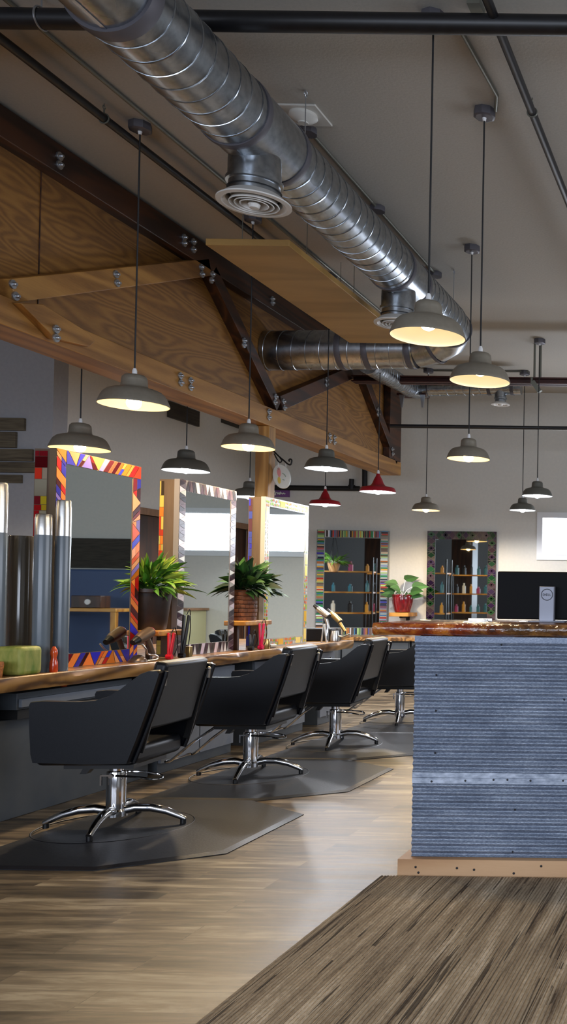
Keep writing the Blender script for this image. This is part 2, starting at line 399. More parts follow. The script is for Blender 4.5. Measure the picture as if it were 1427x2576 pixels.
# ================================================================ TIMBER TRUSS along x = -4.13
TX, TB = -4.13, -4.40
tr = thing('ceiling_truss', 'brown timber truss faced with plywood running the length of the ceiling at left', 'truss', (TX, 7.5, 2.69))
bm = B(); box(bm, (TX-.12, 3.0, 2.78), (TX-.09, 11.95, 3.86)); 
obj('plywood_sheet', bm, MT['ply'], tr)
bm = B(); p = PX(137, 550, TX).y
box(bm, (TX-.092, p-.004, 2.85), (TX-.086, p+.004, 3.75)); obj('sheet_seam', bm, MT['beam_dark'], tr)
bm = B(); box(bm, (TB, 3.0, 2.69), (TX, 12.0, 2.855)); obj('bottom_chord', bm, MT['beam'], tr, bevel=.006)
bm = B(); box(bm, (TB, 3.0, 3.74), (TX, 12.0, 3.925)); obj('top_chord', bm, MT['beam_dark'], tr, bevel=.006)
def tp(px, py): v = PX(px, py, TX-.045); return v
def brace(a, b, w, m):
    bm = B(); bar(bm, tp(*a), tp(*b), (0, .3, 1), w, .09); obj('diagonal_brace', bm, m, tr, bevel=.004)
brace((14, 731), (516, 672), .13, MT['beam'])
brace((524, 680), (690, 1022), .115, MT['beam_dark'])
brace((697, 1014), (905, 925), .135, MT['beam_dark'])
brace((905, 930), (992, 1160), .12, MT['beam_dark'])
bm = B(); box(bm, (TX-.085, 11.6, 2.86), (TX-.005, 12.0, 3.74)); obj('end_post', bm, MT['beam_dark'], tr, bevel=.004)
# pointed offcut bolted to the bottom chord
bm = B(); q = [PX(x, y, TX) for x, y in ((30, 762), (88, 765), (203, 836), (221, 858), (205, 872), (120, 852))]
prism(bm, q, (.05, 0, 0)); obj('scarf_block', bm, MT['beam'], tr, bevel=.004)
bolts = [(148,393),(148,415),(462,597),(462,612),(485,608),(485,628),(505,672),(507,690),(30,715),(37,745),(290,690),(293,712),(533,690),(530,705),(613,857),(612,868),
 (452,945),(453,963),(478,957),(478,975),(675,1035),(675,1050),(692,998),(690,1012),(712,1010),(714,1026),(820,955),(820,967),(828,1095),(829,1108),(840,1100),(840,1113),(139,828),(139,850),(684,752),(684,762),(950,1030),(950,1042),(986,1130),(987,1142)]
bm = B(); lathe(bm, [(0,.03),(.009,.03),(.012,.024),(.012,.012),(.026,.011),(.027,.004),(.026,0),(0,0)], seg=12); bmesh.ops.rotate(bm, cent=(0,0,0), matrix=Matrix.Rotation(PI/2, 3, 'Y'), verts=bm.verts)
b0 = obj('bolt', bm, MT['bolt'], tr, local=True)
for k, (x, y) in enumerate(bolts):
    p = PX(x, y, TX + (.05 if y in (828, 850) else 0)); o = b0 if k == 0 else b0.copy()
    if k: COL.objects.link(o); o.parent = tr
    o.location = p - tr.location
# post under the truss
bm = B(); box(bm, (TX-.12, 8.54, .755), (TX, 8.67, 2.69)); 
po = tag(obj('timber_post', bm, MT['post'], bevel=.005), 'pale square timber post standing on the worktop and holding up the truss', 'post')
bm = B(); box(bm, (TX-.19, 8.52, 2.55), (TX-.121, 8.69, 2.688)); box(bm, (TX-.16, 8.5, 2.5), (TX-.121, 8.72, 2.56))
tag(obj('post_bracket_mount', bm, MT['bolt'], bevel=.004), 'small zinc connector box fixed at the head of the timber post', 'bracket')

# ================================================================ DUCTS
dk = thing('ceiling_duct', 'large shiny spiral metal air duct running under the ceiling with two round vents', 'duct', (-2.47, 6, 3.57))
DX, DZ = -2.47, 3.57
def duct_seg(name, y0, y1, r, spiral=True, hx=DX, hz=DZ, pitch=.108):
    bm = B(); n = max(2, int((y1-y0)/.2))
    tube(bm, [(hx, y0+(y1-y0)*i/n, hz) for i in range(n+1)], r, 48, caps=False)
    if spiral:
        k = int((y1-y0)/pitch*28)
        tube(bm, [(hx+(r+.001)*math.cos(2*PI*i/28), y0+.01+(y1-y0-.02)*i/k, hz+(r+.001)*math.sin(2*PI*i/28)) for i in range(k+1)], .0035, 5)
    else: box(bm, (hx-.012, y0, hz-r-.004), (hx+.004, y1, hz-r+.004))
    return obj(name, bm, MT['duct'], dk)
def collar(p, ax, r, w=.045):
    bm = B(); p = Vector(p); ax = Vector(ax).normalized()
    tube(bm, [p-ax*w/2, p-ax*w/2, p-ax*w*.2, p+ax*w*.2, p+ax*w/2, p+ax*w/2], [r*.98, r+.006, r+.008, r+.008, r+.006, r*.98], 48, caps=False)
    return obj('collar', bm, MT['boxm'], dk)
duct_seg('duct_section', 1.6, 3.75, .176, False)
collar((DX, 3.75, DZ), (0,1,0), .184, .07)
duct_seg('duct_section', 3.75, 4.68, .182)
collar((DX, 4.68, DZ), (0,1,0), .182)
duct_seg('tee_section', 4.68, 5.12, .182, False)
collar((DX, 5.12, DZ), (0,1,0), .180)
duct_seg('duct_section', 5.12, 6.9, .172)
collar((DX, 6.9, DZ), (0,1,0), .172)
duct_seg('tee_section', 6.9, 7.28, .172, False)
collar((DX, 7.28, DZ), (0,1,0), .170)
duct_seg('duct_section', 7.28, 8.3, .17)
path = [(-2.47,8.3,3.57),(-2.48,8.44,3.56),(-2.55,8.57,3.52),(-2.68,8.64,3.47),(-2.86,8.66,3.43)]
bm = B(); tube(bm, path, [.17,.174,.176,.174,.17], 48, caps=False)
obj('elbow', bm, MT['duct'], dk)
for q, (a, b) in ((path[1], (path[0], path[2])), (path[3], (path[2], path[4]))):
    collar(q, Vector(b)-Vector(a), .174, .03)
bm = B(); r = .176
x0, x1, yy = -2.86, -4.215, 8.66
zz = lambda t: 3.43-.035*t
tube(bm, [(x0+(x1-x0)*i/6, yy, zz(i/6)) for i in range(7)], r, 48, caps=False)
k = int((x0-x1)/.125*28)
tube(bm, [(x0+(x1-x0)*i/k, yy+(r+.001)*math.cos(2*PI*i/28), zz(i/k)+(r+.001)*math.sin(2*PI*i/28)) for i in range(k+1)], .0035, 5)
obj('cross_section', bm, MT['duct'], dk)
for x in (-2.9, -3.28, -3.52): collar((x, yy, zz((x-x0)/(x1-x0))), (1,0,0), r, .05)
bm = B(); tube(bm, [(-4.1, yy, zz(.95)), (-4.2, yy, zz(1))], [r*.96, r*.96], 32); obj('dark_inlet', bm, MT['dark'], dk)
def vent(y, rd, r):
    bm = B(); lathe(bm, [(r*.98, DZ-.12),(r, 3.40),(r, 3.315),(r+.01, 3.312),(r+.01, 3.295),(r-.004, 3.292),(r-.004, 3.225)], (DX, y, 0), 40)
    nk = obj('neck', bm, MT['duct'], dk)
    bm = B()
    lathe(bm, [(r-.01, 3.245),(r+.012, 3.232),(rd*.9, 3.212),(rd, 3.2),(rd, 3.193),(rd*.86, 3.19),(rd*.75, 3.205),(rd*.72, 3.235)], (DX, y, 0), 48)
    for a in (.6, .46, .32):
        lathe(bm, [(rd*(a+.075), 3.19),(rd*a, 3.215),(rd*(a-.02), 3.235),(rd*(a-.012), 3.213),(rd*(a+.06), 3.186),(rd*(a+.075), 3.19)], (DX, y, 0), 40)
    lathe(bm, [(0, 3.168),(rd*.13, 3.172),(rd*.17, 3.19),(rd*.08, 3.22),(0, 3.225)], (DX, y, 0), 24)
    d = obj('diffuser', bm, MT['diff'], dk)
    bm = B(); lathe(bm, [(0, 3.262),(rd*.73, 3.262),(rd*.73, 3.258),(0, 3.258)], (DX, y, 0), 32); obj('dark_throat', bm, MT['dark'], d)
vent(4.9, .178, .126); vent(7.06, .172, .122)
for y in (5.2, 8.05):
    bm = B(); torus(bm, (DX+.12, y, 3.93), .016, .004, 12, 6, 'X'); cyl(bm, (DX+.12, y, DZ+.13), (DX+.12, y, 3.915), .003, 6)
    obj('hanger', bm, MT['bolt'], dk)
# small branch duct at the far end
sd = thing('ceiling_branch_duct', 'slim metal branch duct in front of the far wall with one small round vent', 'duct', (-3.7, 11.4, 3.7))
def sduct(name, pts, r, spiral=True):
    bm = B(); tube(bm, pts, r, 28, caps=True)
    P = [Vector(p) for p in pts]
    if spiral:
        a, b = P[0], P[-1]; ax = (b-a).normalized(); u = ax.orthogonal().normalized(); v = ax.cross(u); L = (b-a).length; k = int(L/.1*16)
        tube(bm, [a+ax*L*i/k+(u*math.cos(2*PI*i/16)+v*math.sin(2*PI*i/16))*(r+.001) for i in range(k+1)], .003, 5)
    obj(name, bm, MT['duct'], sd)
pa, pb = PY(925, 915, 9.3), PY(1032, 978, 11.35)
pc, pd_, pe = PY(1075, 980, 11.5), PY(1235, 977, 11.5), PY(1312, 977, 11.5)
sduct('duct_section', [pa, pb], .098)
sduct('elbow', [pb, (pb*2+pc)/3+Vector((0,.09,0)), pc], .096, False)
sduct('duct_section', [pc, pd_], .078)
sduct('tee_section', [pd_, pe], .078, False)
pv = PY(1260, 1000, 11.5)
bm = B(); lathe(bm, [(.07, .12),(.07, .0),(.076, -.005),(.076,-.025),(.066,-.03),(.066,-.06)], pv, 28); obj('neck', bm, MT['duct'], sd)
bm = B(); lathe(bm, [(.066,-.055),(.108,-.08),(.112,-.09),(.085,-.092),(.07,-.075),(.05,-.09),(.04,-.08),(.02,-.1),(0,-.102)], pv, 32); obj('diffuser', bm, MT['diff'], sd)
for p in (pb, pc, PY(1232, 977, 11.5), PY(1290, 977, 11.5)):
    bm = B(); cyl(bm, p-Vector((.02,0,0)), p+Vector((.02,0,0)), .1 if p is pb else .084, 28); obj('collar', bm, MT['boxm'], sd)
bm = B(); a, b = PY(1004, 994, 11.5), PY(1076, 994, 11.5); box(bm, (a.x, 11.42, a.z-.02), (b.x, 11.58, a.z+.012))
st = obj('support_board', bm, MT['redsteel'], sd)
for x in (1012, 1064):
    p = PY(x, 998, 11.42); bm = B(); prism(bm, [p+Vector((-.03,0,.02)), p+Vector((.03,0,.02)), p+Vector((.012,0,-.13)), p+Vector((-.006,0,-.13))], (0,-.02,0)); obj('clamp_hook', bm, MT['bolt'], st)

# ================================================================ PIPES, CONDUITS, STEEL
def pipe(name, pts, r, m, label, cat='pipe', seg=16):
    t = thing(name, label, cat, pts[0]); bm = B(); tube(bm, pts, r, seg); obj('run', bm, m, t); return t
t = pipe('ceiling_pipe', [(-5.0, 4.41, PY(0, 46, 4.41).z), (2.5, 4.41, PY(0, 46, 4.41).z)], .046, MT['black'], 'thick black pipe crossing the ceiling in front of everything at the top')
p = PY(104, 46, 4.41); bm = B(); torus(bm, p, .05, .005, 28, 6, 'X'); cyl(bm, p+Vector((0,0,.05)), (p.x, p.y, CEIL), .004, 6); obj('pipe_clip', bm, MT['bolt'], t)
p = PY(1195, 14, 4.41); bm = B(); box(bm, (p.x-.025, 4.36, p.z-.02), (p.x+.035, 4.46, CEIL)); obj('clevis', bm, MT['cond'], t)
def hang(t, x, y, z, r):
    bm = B(); torus(bm, (x, y, z), r+.004, .004, 20, 6, 'Y'); cyl(bm, (x, y, z+r), (x, y, z+r+.03), .005, 6); torus(bm, (x, y, z+r+.04), .01, .003, 10, 5, 'X')
    if CEIL-z-r > .05: cyl(bm, (x, y, z+r+.045), (x, y, CEIL), .003, 6)
    obj('pipe_clip', bm, MT['cond'], t)
t = pipe('ceiling_pipe', [(-3.57, 2.5, 3.865), (-3.57, 9.3, 3.865)], .024, MT['black'], 'slim black pipe along the ceiling beside the timber truss')
for y in (5.37, 7.62): hang(t, -3.57, y, 3.865, .024)
t = pipe('ceiling_pipe', [(-1.115, 3.0, 3.87), (-1.115, 11.2, 3.87)], .023, MT['black'], 'slim black pipe running down the ceiling at the right edge')
for y in (5.25, 7.9): hang(t, -1.115, y, 3.87, .023)
z = PY(1100, 1073, 10.9).z
pipe('sprinkler_rail', [(-3.88, 10.9, z), (3.4, 10.9, z)], .022, MT['black'], 'thin black pipe spanning below the red steel beam near the far wall')
g = thing('wall_pipe_rail', 'black gas pipe fixed low on the far wall behind the hanging oval sign', 'pipe', PY(760, 1226, 12.8))
bm = B(); a, b, c = PY(548, 1225, 12.82), PY(905, 1229, 12.82), PY(918, 1180, 12.82)
tube(bm, [a, b], .035, 12); obj('run', bm, MT['iron'], g)
bm = B(); tube(bm, [PY(884, 1224, 12.82), PY(885, 1205, 12.82)], .032, 12); lathe(bm, [(0,.03),(.045,.03),(.045,-.03),(0,-.03)], PY(885, 1226, 12.82), 12); obj('tee_stub', bm, MT['iron'], g)
bm = B(); tube(bm, [PY(918, 1231, 12.82), PY(918, 1120, 12.82)], .035, 12); obj('riser', bm, MT['iron'], g)
# red steel beam
z0, z1 = PY(1000, 964, 10.4).z, PY(1000, 948, 10.4).z
sb = thing('ceiling_steel_girder', 'dark red steel girder crossing under the ceiling from the timber truss to the right', 'girder', (-4.12, 10.4, z0))
bm = B()
for a, b, y0, y1 in ((z0, z0+.014, -.07, .07), (z1-.014, z1, -.07, .07), (z0, z1, -.012, .012)): box(bm, (-4.115, 10.4+y0, a), (3.6, 10.4+y1, b))
obj('flanged_run', bm, MT['redsteel'], sb)
for x in (1343, 1358):
    p = PY(x, 950, 10.36); bm = B(); cyl(bm, (p.x, 10.4, z1), (p.x, 10.4, CEIL), .012, 8); obj('hanger_rod', bm, MT['cond'], sb)
p = PY(1350, 972, 10.3); bm = B(); bar(bm, p+Vector((-.04,0,.05)), p+Vector((.04,0,-.06)), (0,1,0), .06, .05); bar(bm, p+Vector((-.05,0,.02)), p+Vector((-.05,0,.1)), (0,1,0), .03, .02); obj('beam_clamp', bm, MT['cond'], sb)
# conduits
def conduit(pts, label, boxes=()):
    t = thing('ceiling_conduit', label, 'conduit', pts[0]); bm = B(); tube(bm, pts, .0115, 10); obj('run', bm, MT['cond'], t)
    for p in boxes:
        bm = B(); lathe(bm, [(0,.0),(.05,0),(.055,-.01),(.055,-.04),(0,-.04)], p, 8); obj('junction_box', bm, MT['boxm'], t)
ZC = CEIL-.014
conduit([(-3.40, 2.6, ZC), (-3.40, 9.4, ZC)], 'thin conduit on the ceiling linking the left row of pendant lights')
conduit([(-1.335, 4.55, ZC), (-1.30, 5.2, ZC), (-1.345, 5.36, ZC)], 'short bent conduit on the ceiling between the two nearest right pendants')
conduit([(-2.52, 5.62, ZC), (-2.53, 8.12, ZC)], 'thin conduit on the ceiling just right of the spiral duct', [(-2.525, 5.62, CEIL), (-2.525, 6.75, CEIL), (-2.53, 8.12, CEIL)])
conduit([(-3.65, 11.62, ZC), (-2.46, 11.62, ZC)], 'short conduit on the ceiling in front of the far wall')
# alarm strobe on a white plate
t = thing('ceiling_detector', 'white round ceiling detector on a square white plate beside the duct', 'detector', (-2.47, 5.42, CEIL))
bm = B(); box(bm, (-2.60, 5.34, CEIL-.012), (-2.36, 5.58, CEIL)); obj('plate', bm, MT['plastic_white'], t, bevel=.003)
bm = B(); lathe(bm, [(.075,-.012),(.078,-.03),(.06,-.045),(.03,-.06),(.028,-.066),(0,-.067)], (-2.47, 5.44, CEIL), 28); obj('dome', bm, MT['plastic_white'], t)
# hanging birch panel
t = thing('hanging_wood_panel', 'flat honey coloured wooden panel hung below the ceiling beside the duct', 'panel', (-3.03, 7.1, 3.36))
bm = B(); box(bm, (-3.30, 5.95, 3.363), (-2.775, 8.23, 3.405)); obj('board', bm, MT['panel'], t, bevel=.003)
for x, y in ((-3.25, 6.3), (-2.82, 6.3), (-3.25, 7.9), (-2.82, 7.1), (-2.82, 7.9)):
    bm = B(); cyl(bm, (x, y, 3.405), (x, y, CEIL), .0025, 6); obj('hanger_wire', bm, MT['cond'], t)

# ================================================================ PENDANT LAMPS
WARM, COOL, SOFT = (255,214,150), (236,246,255), (255,226,180)
_bulb = {k: M_emit('bulb_%s' % k, c, s) for k, c, s in (('warm', (255,212,150), 48), ('cool', (232,242,255), 48), ('near', (255,236,200), 13))}
_inner = {k: M('shade_inner_%s' % k, c, .5, emit=0) for k, c in (('warm', (250,236,205)), ('cool', (240,242,240)), ('near', (252,240,214)))}
def pendant(px, py, y, drop, R, kind, mat, label, group=None, watts=85, red=False, at=None):
    """px,py: rim centre in the photograph at depth y; canopy box on the ceiling straight above"""
    rim = at or PY(px, py, y); X = rim.x; Z = rim.z
    t = thing('pendant_lamp', label, 'lamp', (X, y, CEIL), 0, group)
    bm = B(); lathe(bm, [(0,-.0),(.06,0),(.062,-.008),(.062,-.045),(.05,-.05),(0,-.05)], (X, y, CEIL), 8); obj('ceiling_box', bm, MT['boxm'], t, angle=20)
    H = (1.06 if red else .99)*R
    bm = B(); cyl(bm, (X, y, Z+H+.02), (X, y, CEIL-.048), .0048, 8); obj('cord', bm, MT['cordm'], t)
    bm = B(); lathe(bm, [(0,H+.034),(.008,H+.034),(.013,H+.02),(.013,H-.004),(0,H-.004)], (X, y, Z), 12)
    obj('cord_grip', bm, MT['grip'], t)
    bm = B(); lathe(bm, [(0,-.05),(.012,-.05),(.009,-.068),(0,-.07)], (X, y, CEIL), 10)
    obj('strain_relief', bm, MT['grip'], t)
    if red: pr = [(1,0),(.985,.05),(.93,.20),(.88,.26),(.62,.31),(.42,.36),(.31,.5),(.23,.72),(.12,.93),(.09,1.05),(0,1.06)]
    else: pr = [(1,0),(1.0,.03),(.965,.12),(.915,.25),(.85,.365),(.76,.45),(.64,.50),(.50,.535),(.41,.56),(.375,.61),(.36,.80),(.345,.89),(.28,.955),(.15,.985),(0,.99)]
    out = [(a*R, b*R) for a, b in pr]; inn = [(max(a*R-.004, 0), b*R-.003) for a, b in pr if a > .05 and b < .86][1:]
    bm = B(); prof = [(0, inn[-1][1])]+inn[::-1]+[(R-.004, 0)]+out
    lathe(bm, prof, (X, y, Z), 44, mis=[1]*(len(inn)+1)+[0]*len(out)); obj('shade', bm, [mat, _inner[kind]], t, angle=50)
    br = .04; bz = Z + (.016 if kind != 'near' else .07)
    bm = B(); sphere(bm, (X, y, bz), br, 16); lathe(bm, [(br*.75, .022),(.017, .055),(.015, .09)], (X, y, bz), 14); obj('bulb', bm, _bulb[kind], t)
    L = bpy.data.lights.new('bulb_light', 'SPOT'); L.energy = watts; L.color = lin(SOFT if kind != 'cool' else (246,248,255))[:3]
    L.spot_size = math.radians(168); L.spot_blend = .35; L.shadow_soft_size = .05
    lo = bpy.data.objects.new('bulb_light', L); COL.objects.link(lo); lo.parent = t; lo.location = (0, 0, bz-br-.012-CEIL)
    return t
GL = 'pendant lamps in the left row'
pendant(337, 1020, 5.59, 0, .186, 'warm', MT['shade'], 'nearest pewter pendant lamp of the left row, lit warm, in front of the truss')
pendant(625, 1127, 6.94, 0, .18, 'warm', MT['shade'], 'second pewter pendant lamp of the left row, lit warm, overlapping the timber post')
pendant(821, 1180, 8.2, 0, .176, 'cool', MT['shade_dark'], 'third pewter pendant lamp of the left row, lit cool white, above a red one')
pendant(951, 1238, 9.5, 0, .175, 'cool', MT['shade_red'], 'larger red enamel pendant lamp hanging below the far end of the truss', red=True)
pendant(201, 1130, 7.16, 0, .2, 'warm', MT['shade'], 'pewter pendant lamp behind the truss above the orange and blue mosaic mirror')
pendant(468, 1185, 8.56, 0, .195, 'cool', MT['shade_dark'], 'pewter pendant lamp behind the truss above the silver mosaic mirror')
pendant(628, 1251, 9.7, 0, .165, 'cool', MT['shade_dark'], 'dim pewter pendant lamp half hidden by the timber post')
pendant(818, 1270, 11.0, 0, .172, 'cool', MT['shade_red'], 'smaller red pendant lamp just right of the white dotted mosaic mirror', red=True)
pendant(1077, 848, 4.5, 0, .174, 'near', MT['shade'], 'largest pewter pendant lamp of all, nearest on the right', watts=30)
pendant(1208, 960, 5.38, 0, .168, 'near', MT['shade'], 'second largest pewter pendant lamp on the right, behind the largest one', watts=22)
pendant(1179, 1155, 7.5, 0, .166, 'warm', MT['shade'], 'warm lit pewter pendant lamp directly below the second largest right one', watts=40)
pendant(1072, 1284, 11.6, 0, .167, 'warm', MT['shade'], 'small warm lit pewter pendant lamp over the green and purple mosaic mirror', watts=120)
pendant(1315, 1284, 11.66, 0, .157, 'cool', MT['shade_dark'], 'small cool lit pewter pendant lamp beside the bright far window, the lower of two')
pendant(1352, 1248, 10.2, 0, .162, 'cool', MT['shade_dark'], 'small cool lit pewter pendant lamp in front of the far window, the higher of two', watts=50)
for k, (x, y, kd) in enumerate(((-7.3, 5.9, 'cool'), (-6.95, 6.7, 'warm'), (-7.9, 5.2, 'cool'), (-5.93, 3.9, 'warm'))):
    pendant(0, 0, y, 0, .175, kd, MT['shade'], ['cool lit pewter pendant lamp over the alcove, leftmost in the bar mosaic mirror', 'warm lit pewter pendant lamp over the alcove seen in the bar mosaic mirror', 'cool lit pewter pendant lamp deepest in the alcove near the retail rack', 'warm lit pewter pendant lamp reflected in the green and purple mosaic mirror'][k], watts=60, at=Vector((x, y, 2.25)))
# ================================================================ MOSAIC MIRRORS
def lerp2(a, b, t): return (a[0]+(b[0]-a[0])*t, a[1]+(b[1]-a[1])*t)
def jit(c, rng, k=14): 
    d = rng.uniform(-k, k); return tuple(max(0, min(255, v+d+rng.uniform(-4, 4))) for v in c)
def strip_tiles(kind, L, w, rng):
    out = []; g = .0022
    if kind == 'diag':
        pal = [(176,30,30),(96,16,22),(214,92,38),(226,130,62),(58,58,205),(216,148,104),(60,14,20),(200,62,34),(120,104,176),(186,108,40),(52,50,160)]
        u = 0; s = .55*w; side = 1; b0 = (0, 0)
        last = None
        while u < L-.02:
            st = rng.choice([.028, .036, .045, .06]); u2 = min(L, u+st)
            if L-u2 < .03: u2 = L; b1 = (L, L)
            else:
                if rng.random() < .3: side = -side
                b1 = (u2-side*s*.7, u2+side*s*.7)
                b1 = (min(max(b1[0], b0[0]+.006), L), min(max(b1[1], b0[1]+.006), L))
            c = rng.choice([q for q in pal if q != last]); last = c
            P = [(b0[0]+g, g), (b1[0]-g, g), (b1[1]-g, w-g), (b0[1]+g, w-g)]
            if b1[0]-b0[0] > .003 or b1[1]-b0[1] > .003:
                if rng.random() < .35 and (b1[0]-b0[0]) > .02:
                    m0, m1 = lerp2(P[0], P[3], .5), lerp2(P[1], P[2], .5)
                    out.append(([P[0], P[1], (m1[0], m1[1]-g/2), (m0[0], m0[1]-g/2)], jit(c, rng))); out.append(([(m0[0], m0[1]+g/2), (m1[0], m1[1]+g/2), P[2], P[3]], jit(rng.choice(pal), rng)))
                else: out.append((P, jit(c, rng)))
            b0 = b1; u = u2
    elif kind == 'tri':
        n = max(2, round(L/.045)); st = L/n
        pal = [(60,48,58),(206,210,216),(80,66,74),(232,236,240),(54,50,56),(180,186,196),(214,206,222),(96,88,96)]
        for i in range(n):
            u = i*st
            a, b = pal[(2*i) % 8], pal[(2*i+1+rng.randrange(2)) % 8]
            out.append(([(u+g, g), (u+st-g, g), (u+st/2, w-g*2)], jit(a, rng)))
            out.append(([(u+st/2+g, w-g), (u+st+g, 2*g), (min(L, u+1.5*st)-g, w-g)], jit(b, rng)))
    elif kind == 'dots':
        pal = [(224,108,46),(150,176,42),(212,190,48),(206,84,50),(120,160,50),(226,150,60)]
        u = .012
        while u < L-.03:
            if rng.random() < .1:
                q = rng.choice([(216,168,44),(238,214,120)]); l = min(.09, L-u-.01); out.append(([(u, .012), (u+l, .012), (u+l, w-.012), (u, w-.012)], q)); u += l+.008; continue
            for r in (0, 1):
                cx, cy = u+.013+rng.uniform(-.003, .003), w*(.28+.45*r)+rng.uniform(-.004, .004); a, b2 = rng.uniform(.009, .0135), rng.uniform(.009, .013)
                c = rng.choice(pal) if rng.random() > .1 else (206,206,200)
                out.append(([(cx+a*math.cos(k*PI/5), cy+b2*math.sin(k*PI/5)) for k in range(10)], jit(c, rng)))
            u += .027
    elif kind == 'bars':
        pal = [(120,110,104),(60,120,170),(196,150,60),(40,120,70),(170,60,50),(150,170,180),(90,70,60),(70,70,160),(190,180,150),(110,140,90),(60,50,50),(170,110,60),(130,90,110),(200,200,205),(40,50,70),(160,190,120)]
        u = .003
        while u < L-.008:
            st = rng.choice([.010, .014, .018, .024]); e = min(L-.003, u+st); m = rng.uniform(0, .012)
            out.append(([(u, m+.004), (e-g, m+.004), (e-g, w-.004-rng.uniform(0, .012)), (u, w-.006)], jit(rng.choice(pal), rng))); u = e
    elif kind == 'diamond':
        n = max(2, round(L/.095)); st = L/n
        pal = [(18,48,22),(36,18,44),(62,44,52),(24,64,30),(46,26,56),(80,68,66),(16,28,18)]
        for i in range(n):
            u = i*st; c = (u+st/2, w/2)
            out.append(([(u+st*.1, w/2), (c[0], g*2), (u+st*.9, w/2), (c[0], w-2*g)], jit(pal[i % 5], rng)))
            if i % 2: out.append(([(c[0]-.014, w/2), (c[0], w/2-.016), (c[0]+.014, w/2), (c[0], w/2+.016)], (176,190,180)))
            for s2, q in ((g, 1), (w-g, -1)):
                out.append(([(u+st*.02, s2), (u+st*.45, s2), (u+st*.06, w/2-q*w*.06)], jit(pal[(i+2) % 7], rng)))
                out.append(([(u+st*.98, s2), (u+st*.94, w/2-q*w*.06), (u+st*.55, s2)], jit(pal[(i+3) % 7], rng)))
    elif kind == 'edge':
        pal = [(120,14,24),(176,24,30),(196,170,40),(90,12,20),(150,140,120),(214,60,40)]
        u = .004
        while u < L-.02:
            e = min(L-.004, u+rng.uniform(.03, .1)); k = rng.random()
            if k < .4: out.append(([(u, .004), (e-g, .004), (e-g, w-.004), (u, w-.004)], jit(rng.choice(pal), rng)))
            else:
                m = w*rng.uniform(.35, .65)
                out.append(([(u, .004), (e-g, .004), (e-g, m-g), (u, m-g)], jit(rng.choice(pal), rng))); out.append(([(u, m), (e-g, m), (e-g, w-.004), (u, w-.004)], jit(rng.choice(pal), rng)))
            u = e
    return out
GROUT = {'diag': (120,104,84), 'tri': (146,140,140), 'dots': (172,172,166), 'bars': (120,124,122), 'diamond': (78,72,66)}
def mosaic_mirror(o, u, n, W, H, fw, kind, label, depth=.035, box_depth=0, side=None, rng=None):
    """o: bottom corner where u starts; u: horizontal direction along the width; n: facing direction"""
    o, u, n = Vector(o), Vector(u).normalized(), Vector(n).normalized(); Z = Vector((0,0,1)); rng = rng or random.Random(3)
    t = thing('mosaic_mirror', label, 'mirror', o+u*W/2)
    def pt(a, b, d=0): return o+u*a+Z*b+n*d
    bm = B(); gc = GROUT[kind]; _lay(bm)
    def slab(a0, a1, b0, b1, d0, d1): hexa(bm, [pt(a0,b0,d0), pt(a1,b0,d0), pt(a1,b0,d1), pt(a0,b0,d1), pt(a0,b1,d0), pt(a1,b1,d0), pt(a1,b1,d1), pt(a0,b1,d1)], 0, gc)
    slab(0, fw, 0, H, -depth, 0); slab(W-fw, W, 0, H, -depth, 0); slab(fw, W-fw, 0, fw, -depth, 0); slab(fw, W-fw, H-fw, H, -depth, 0)
    hexs = [bm]
    fr = obj('mosaic_frame', bm, MT['tile'], t)
    bm = B(); _lay(bm)
    def lay(L, f):
        for P, c in strip_tiles(kind, L, fw, rng): face(bm, [f(a, b) for a, b in P], c)
    e = .0022
    if kind in ('bars',):
        lay(H, lambda a, b: pt(b, a, e)); lay(H, lambda a, b: pt(W-fw+b, a, e)); lay(W-2*fw, lambda a, b: pt(fw+a, b, e)); lay(W-2*fw, lambda a, b: pt(fw+a, H-fw+b, e))
    else:
        lay(H-fw, lambda a, b: pt(b, fw+a, e)); lay(H-fw, lambda a, b: pt(W-b, a, e)); lay(W-fw, lambda a, b: pt(a, fw-b, e)); lay(W-fw, lambda a, b: pt(fw+a, H-fw+b, e))
    bmesh.ops.recalc_face_normals(bm, faces=bm.faces)
    for f in bm.faces:
        if f.normal.dot(n) < 0: f.normal_flip()
    me = bpy.data.meshes.new('mosaic_tiles'); bmesh.ops.transform(bm, matrix=_MW[t.name], verts=bm.verts); bm.to_mesh(me); bm.free(); me.materials.append(MT['tile'])
    q = bpy.data.objects.new('mosaic_tiles', me); COL.objects.link(q); q.parent = fr
    bm = B(); hexa(bm, [pt(fw,fw,-.008), pt(W-fw,fw,-.008), pt(W-fw,fw,-.002), pt(fw,fw,-.002), pt(fw,H-fw,-.008), pt(W-fw,H-fw,-.008), pt(W-fw,H-fw,-.002), pt(fw,H-fw,-.002)])
    obj('mirror_glass', bm, MT['mirror'], t)
    if box_depth:
        bm = B(); hexa(bm, [pt(.004,0,-depth-box_depth), pt(W-.004,0,-depth-box_depth), pt(W-.004,0,-depth), pt(.004,0,-depth), pt(.004,H-.004,-depth-box_depth), pt(W-.004,H-.004,-depth-box_depth), pt(W-.004,H-.004,-depth), pt(.004,H-.004,-depth)])
        bk = obj('wooden_back_box', bm, MT['boxwood'], t)
        if side:
            bm = B(); _lay(bm)
            for P, c in strip_tiles('edge', H-.02, side, rng):
                if kind == 'dots': c = [(60,60,190),(90,60,70),(70,80,160)][rng.randrange(3)]
                if kind == 'tri' : c = [(190,60,40),(200,180,90),(60,50,40),(214,120,50)][rng.randrange(4)]
                face(bm, [pt(.0015, .01+a, -depth-box_depth+b) for a, b in P], c)
            obj('edge_mosaic', bm, MT['tile'], t)
    return t
WT = .755      # worktop height
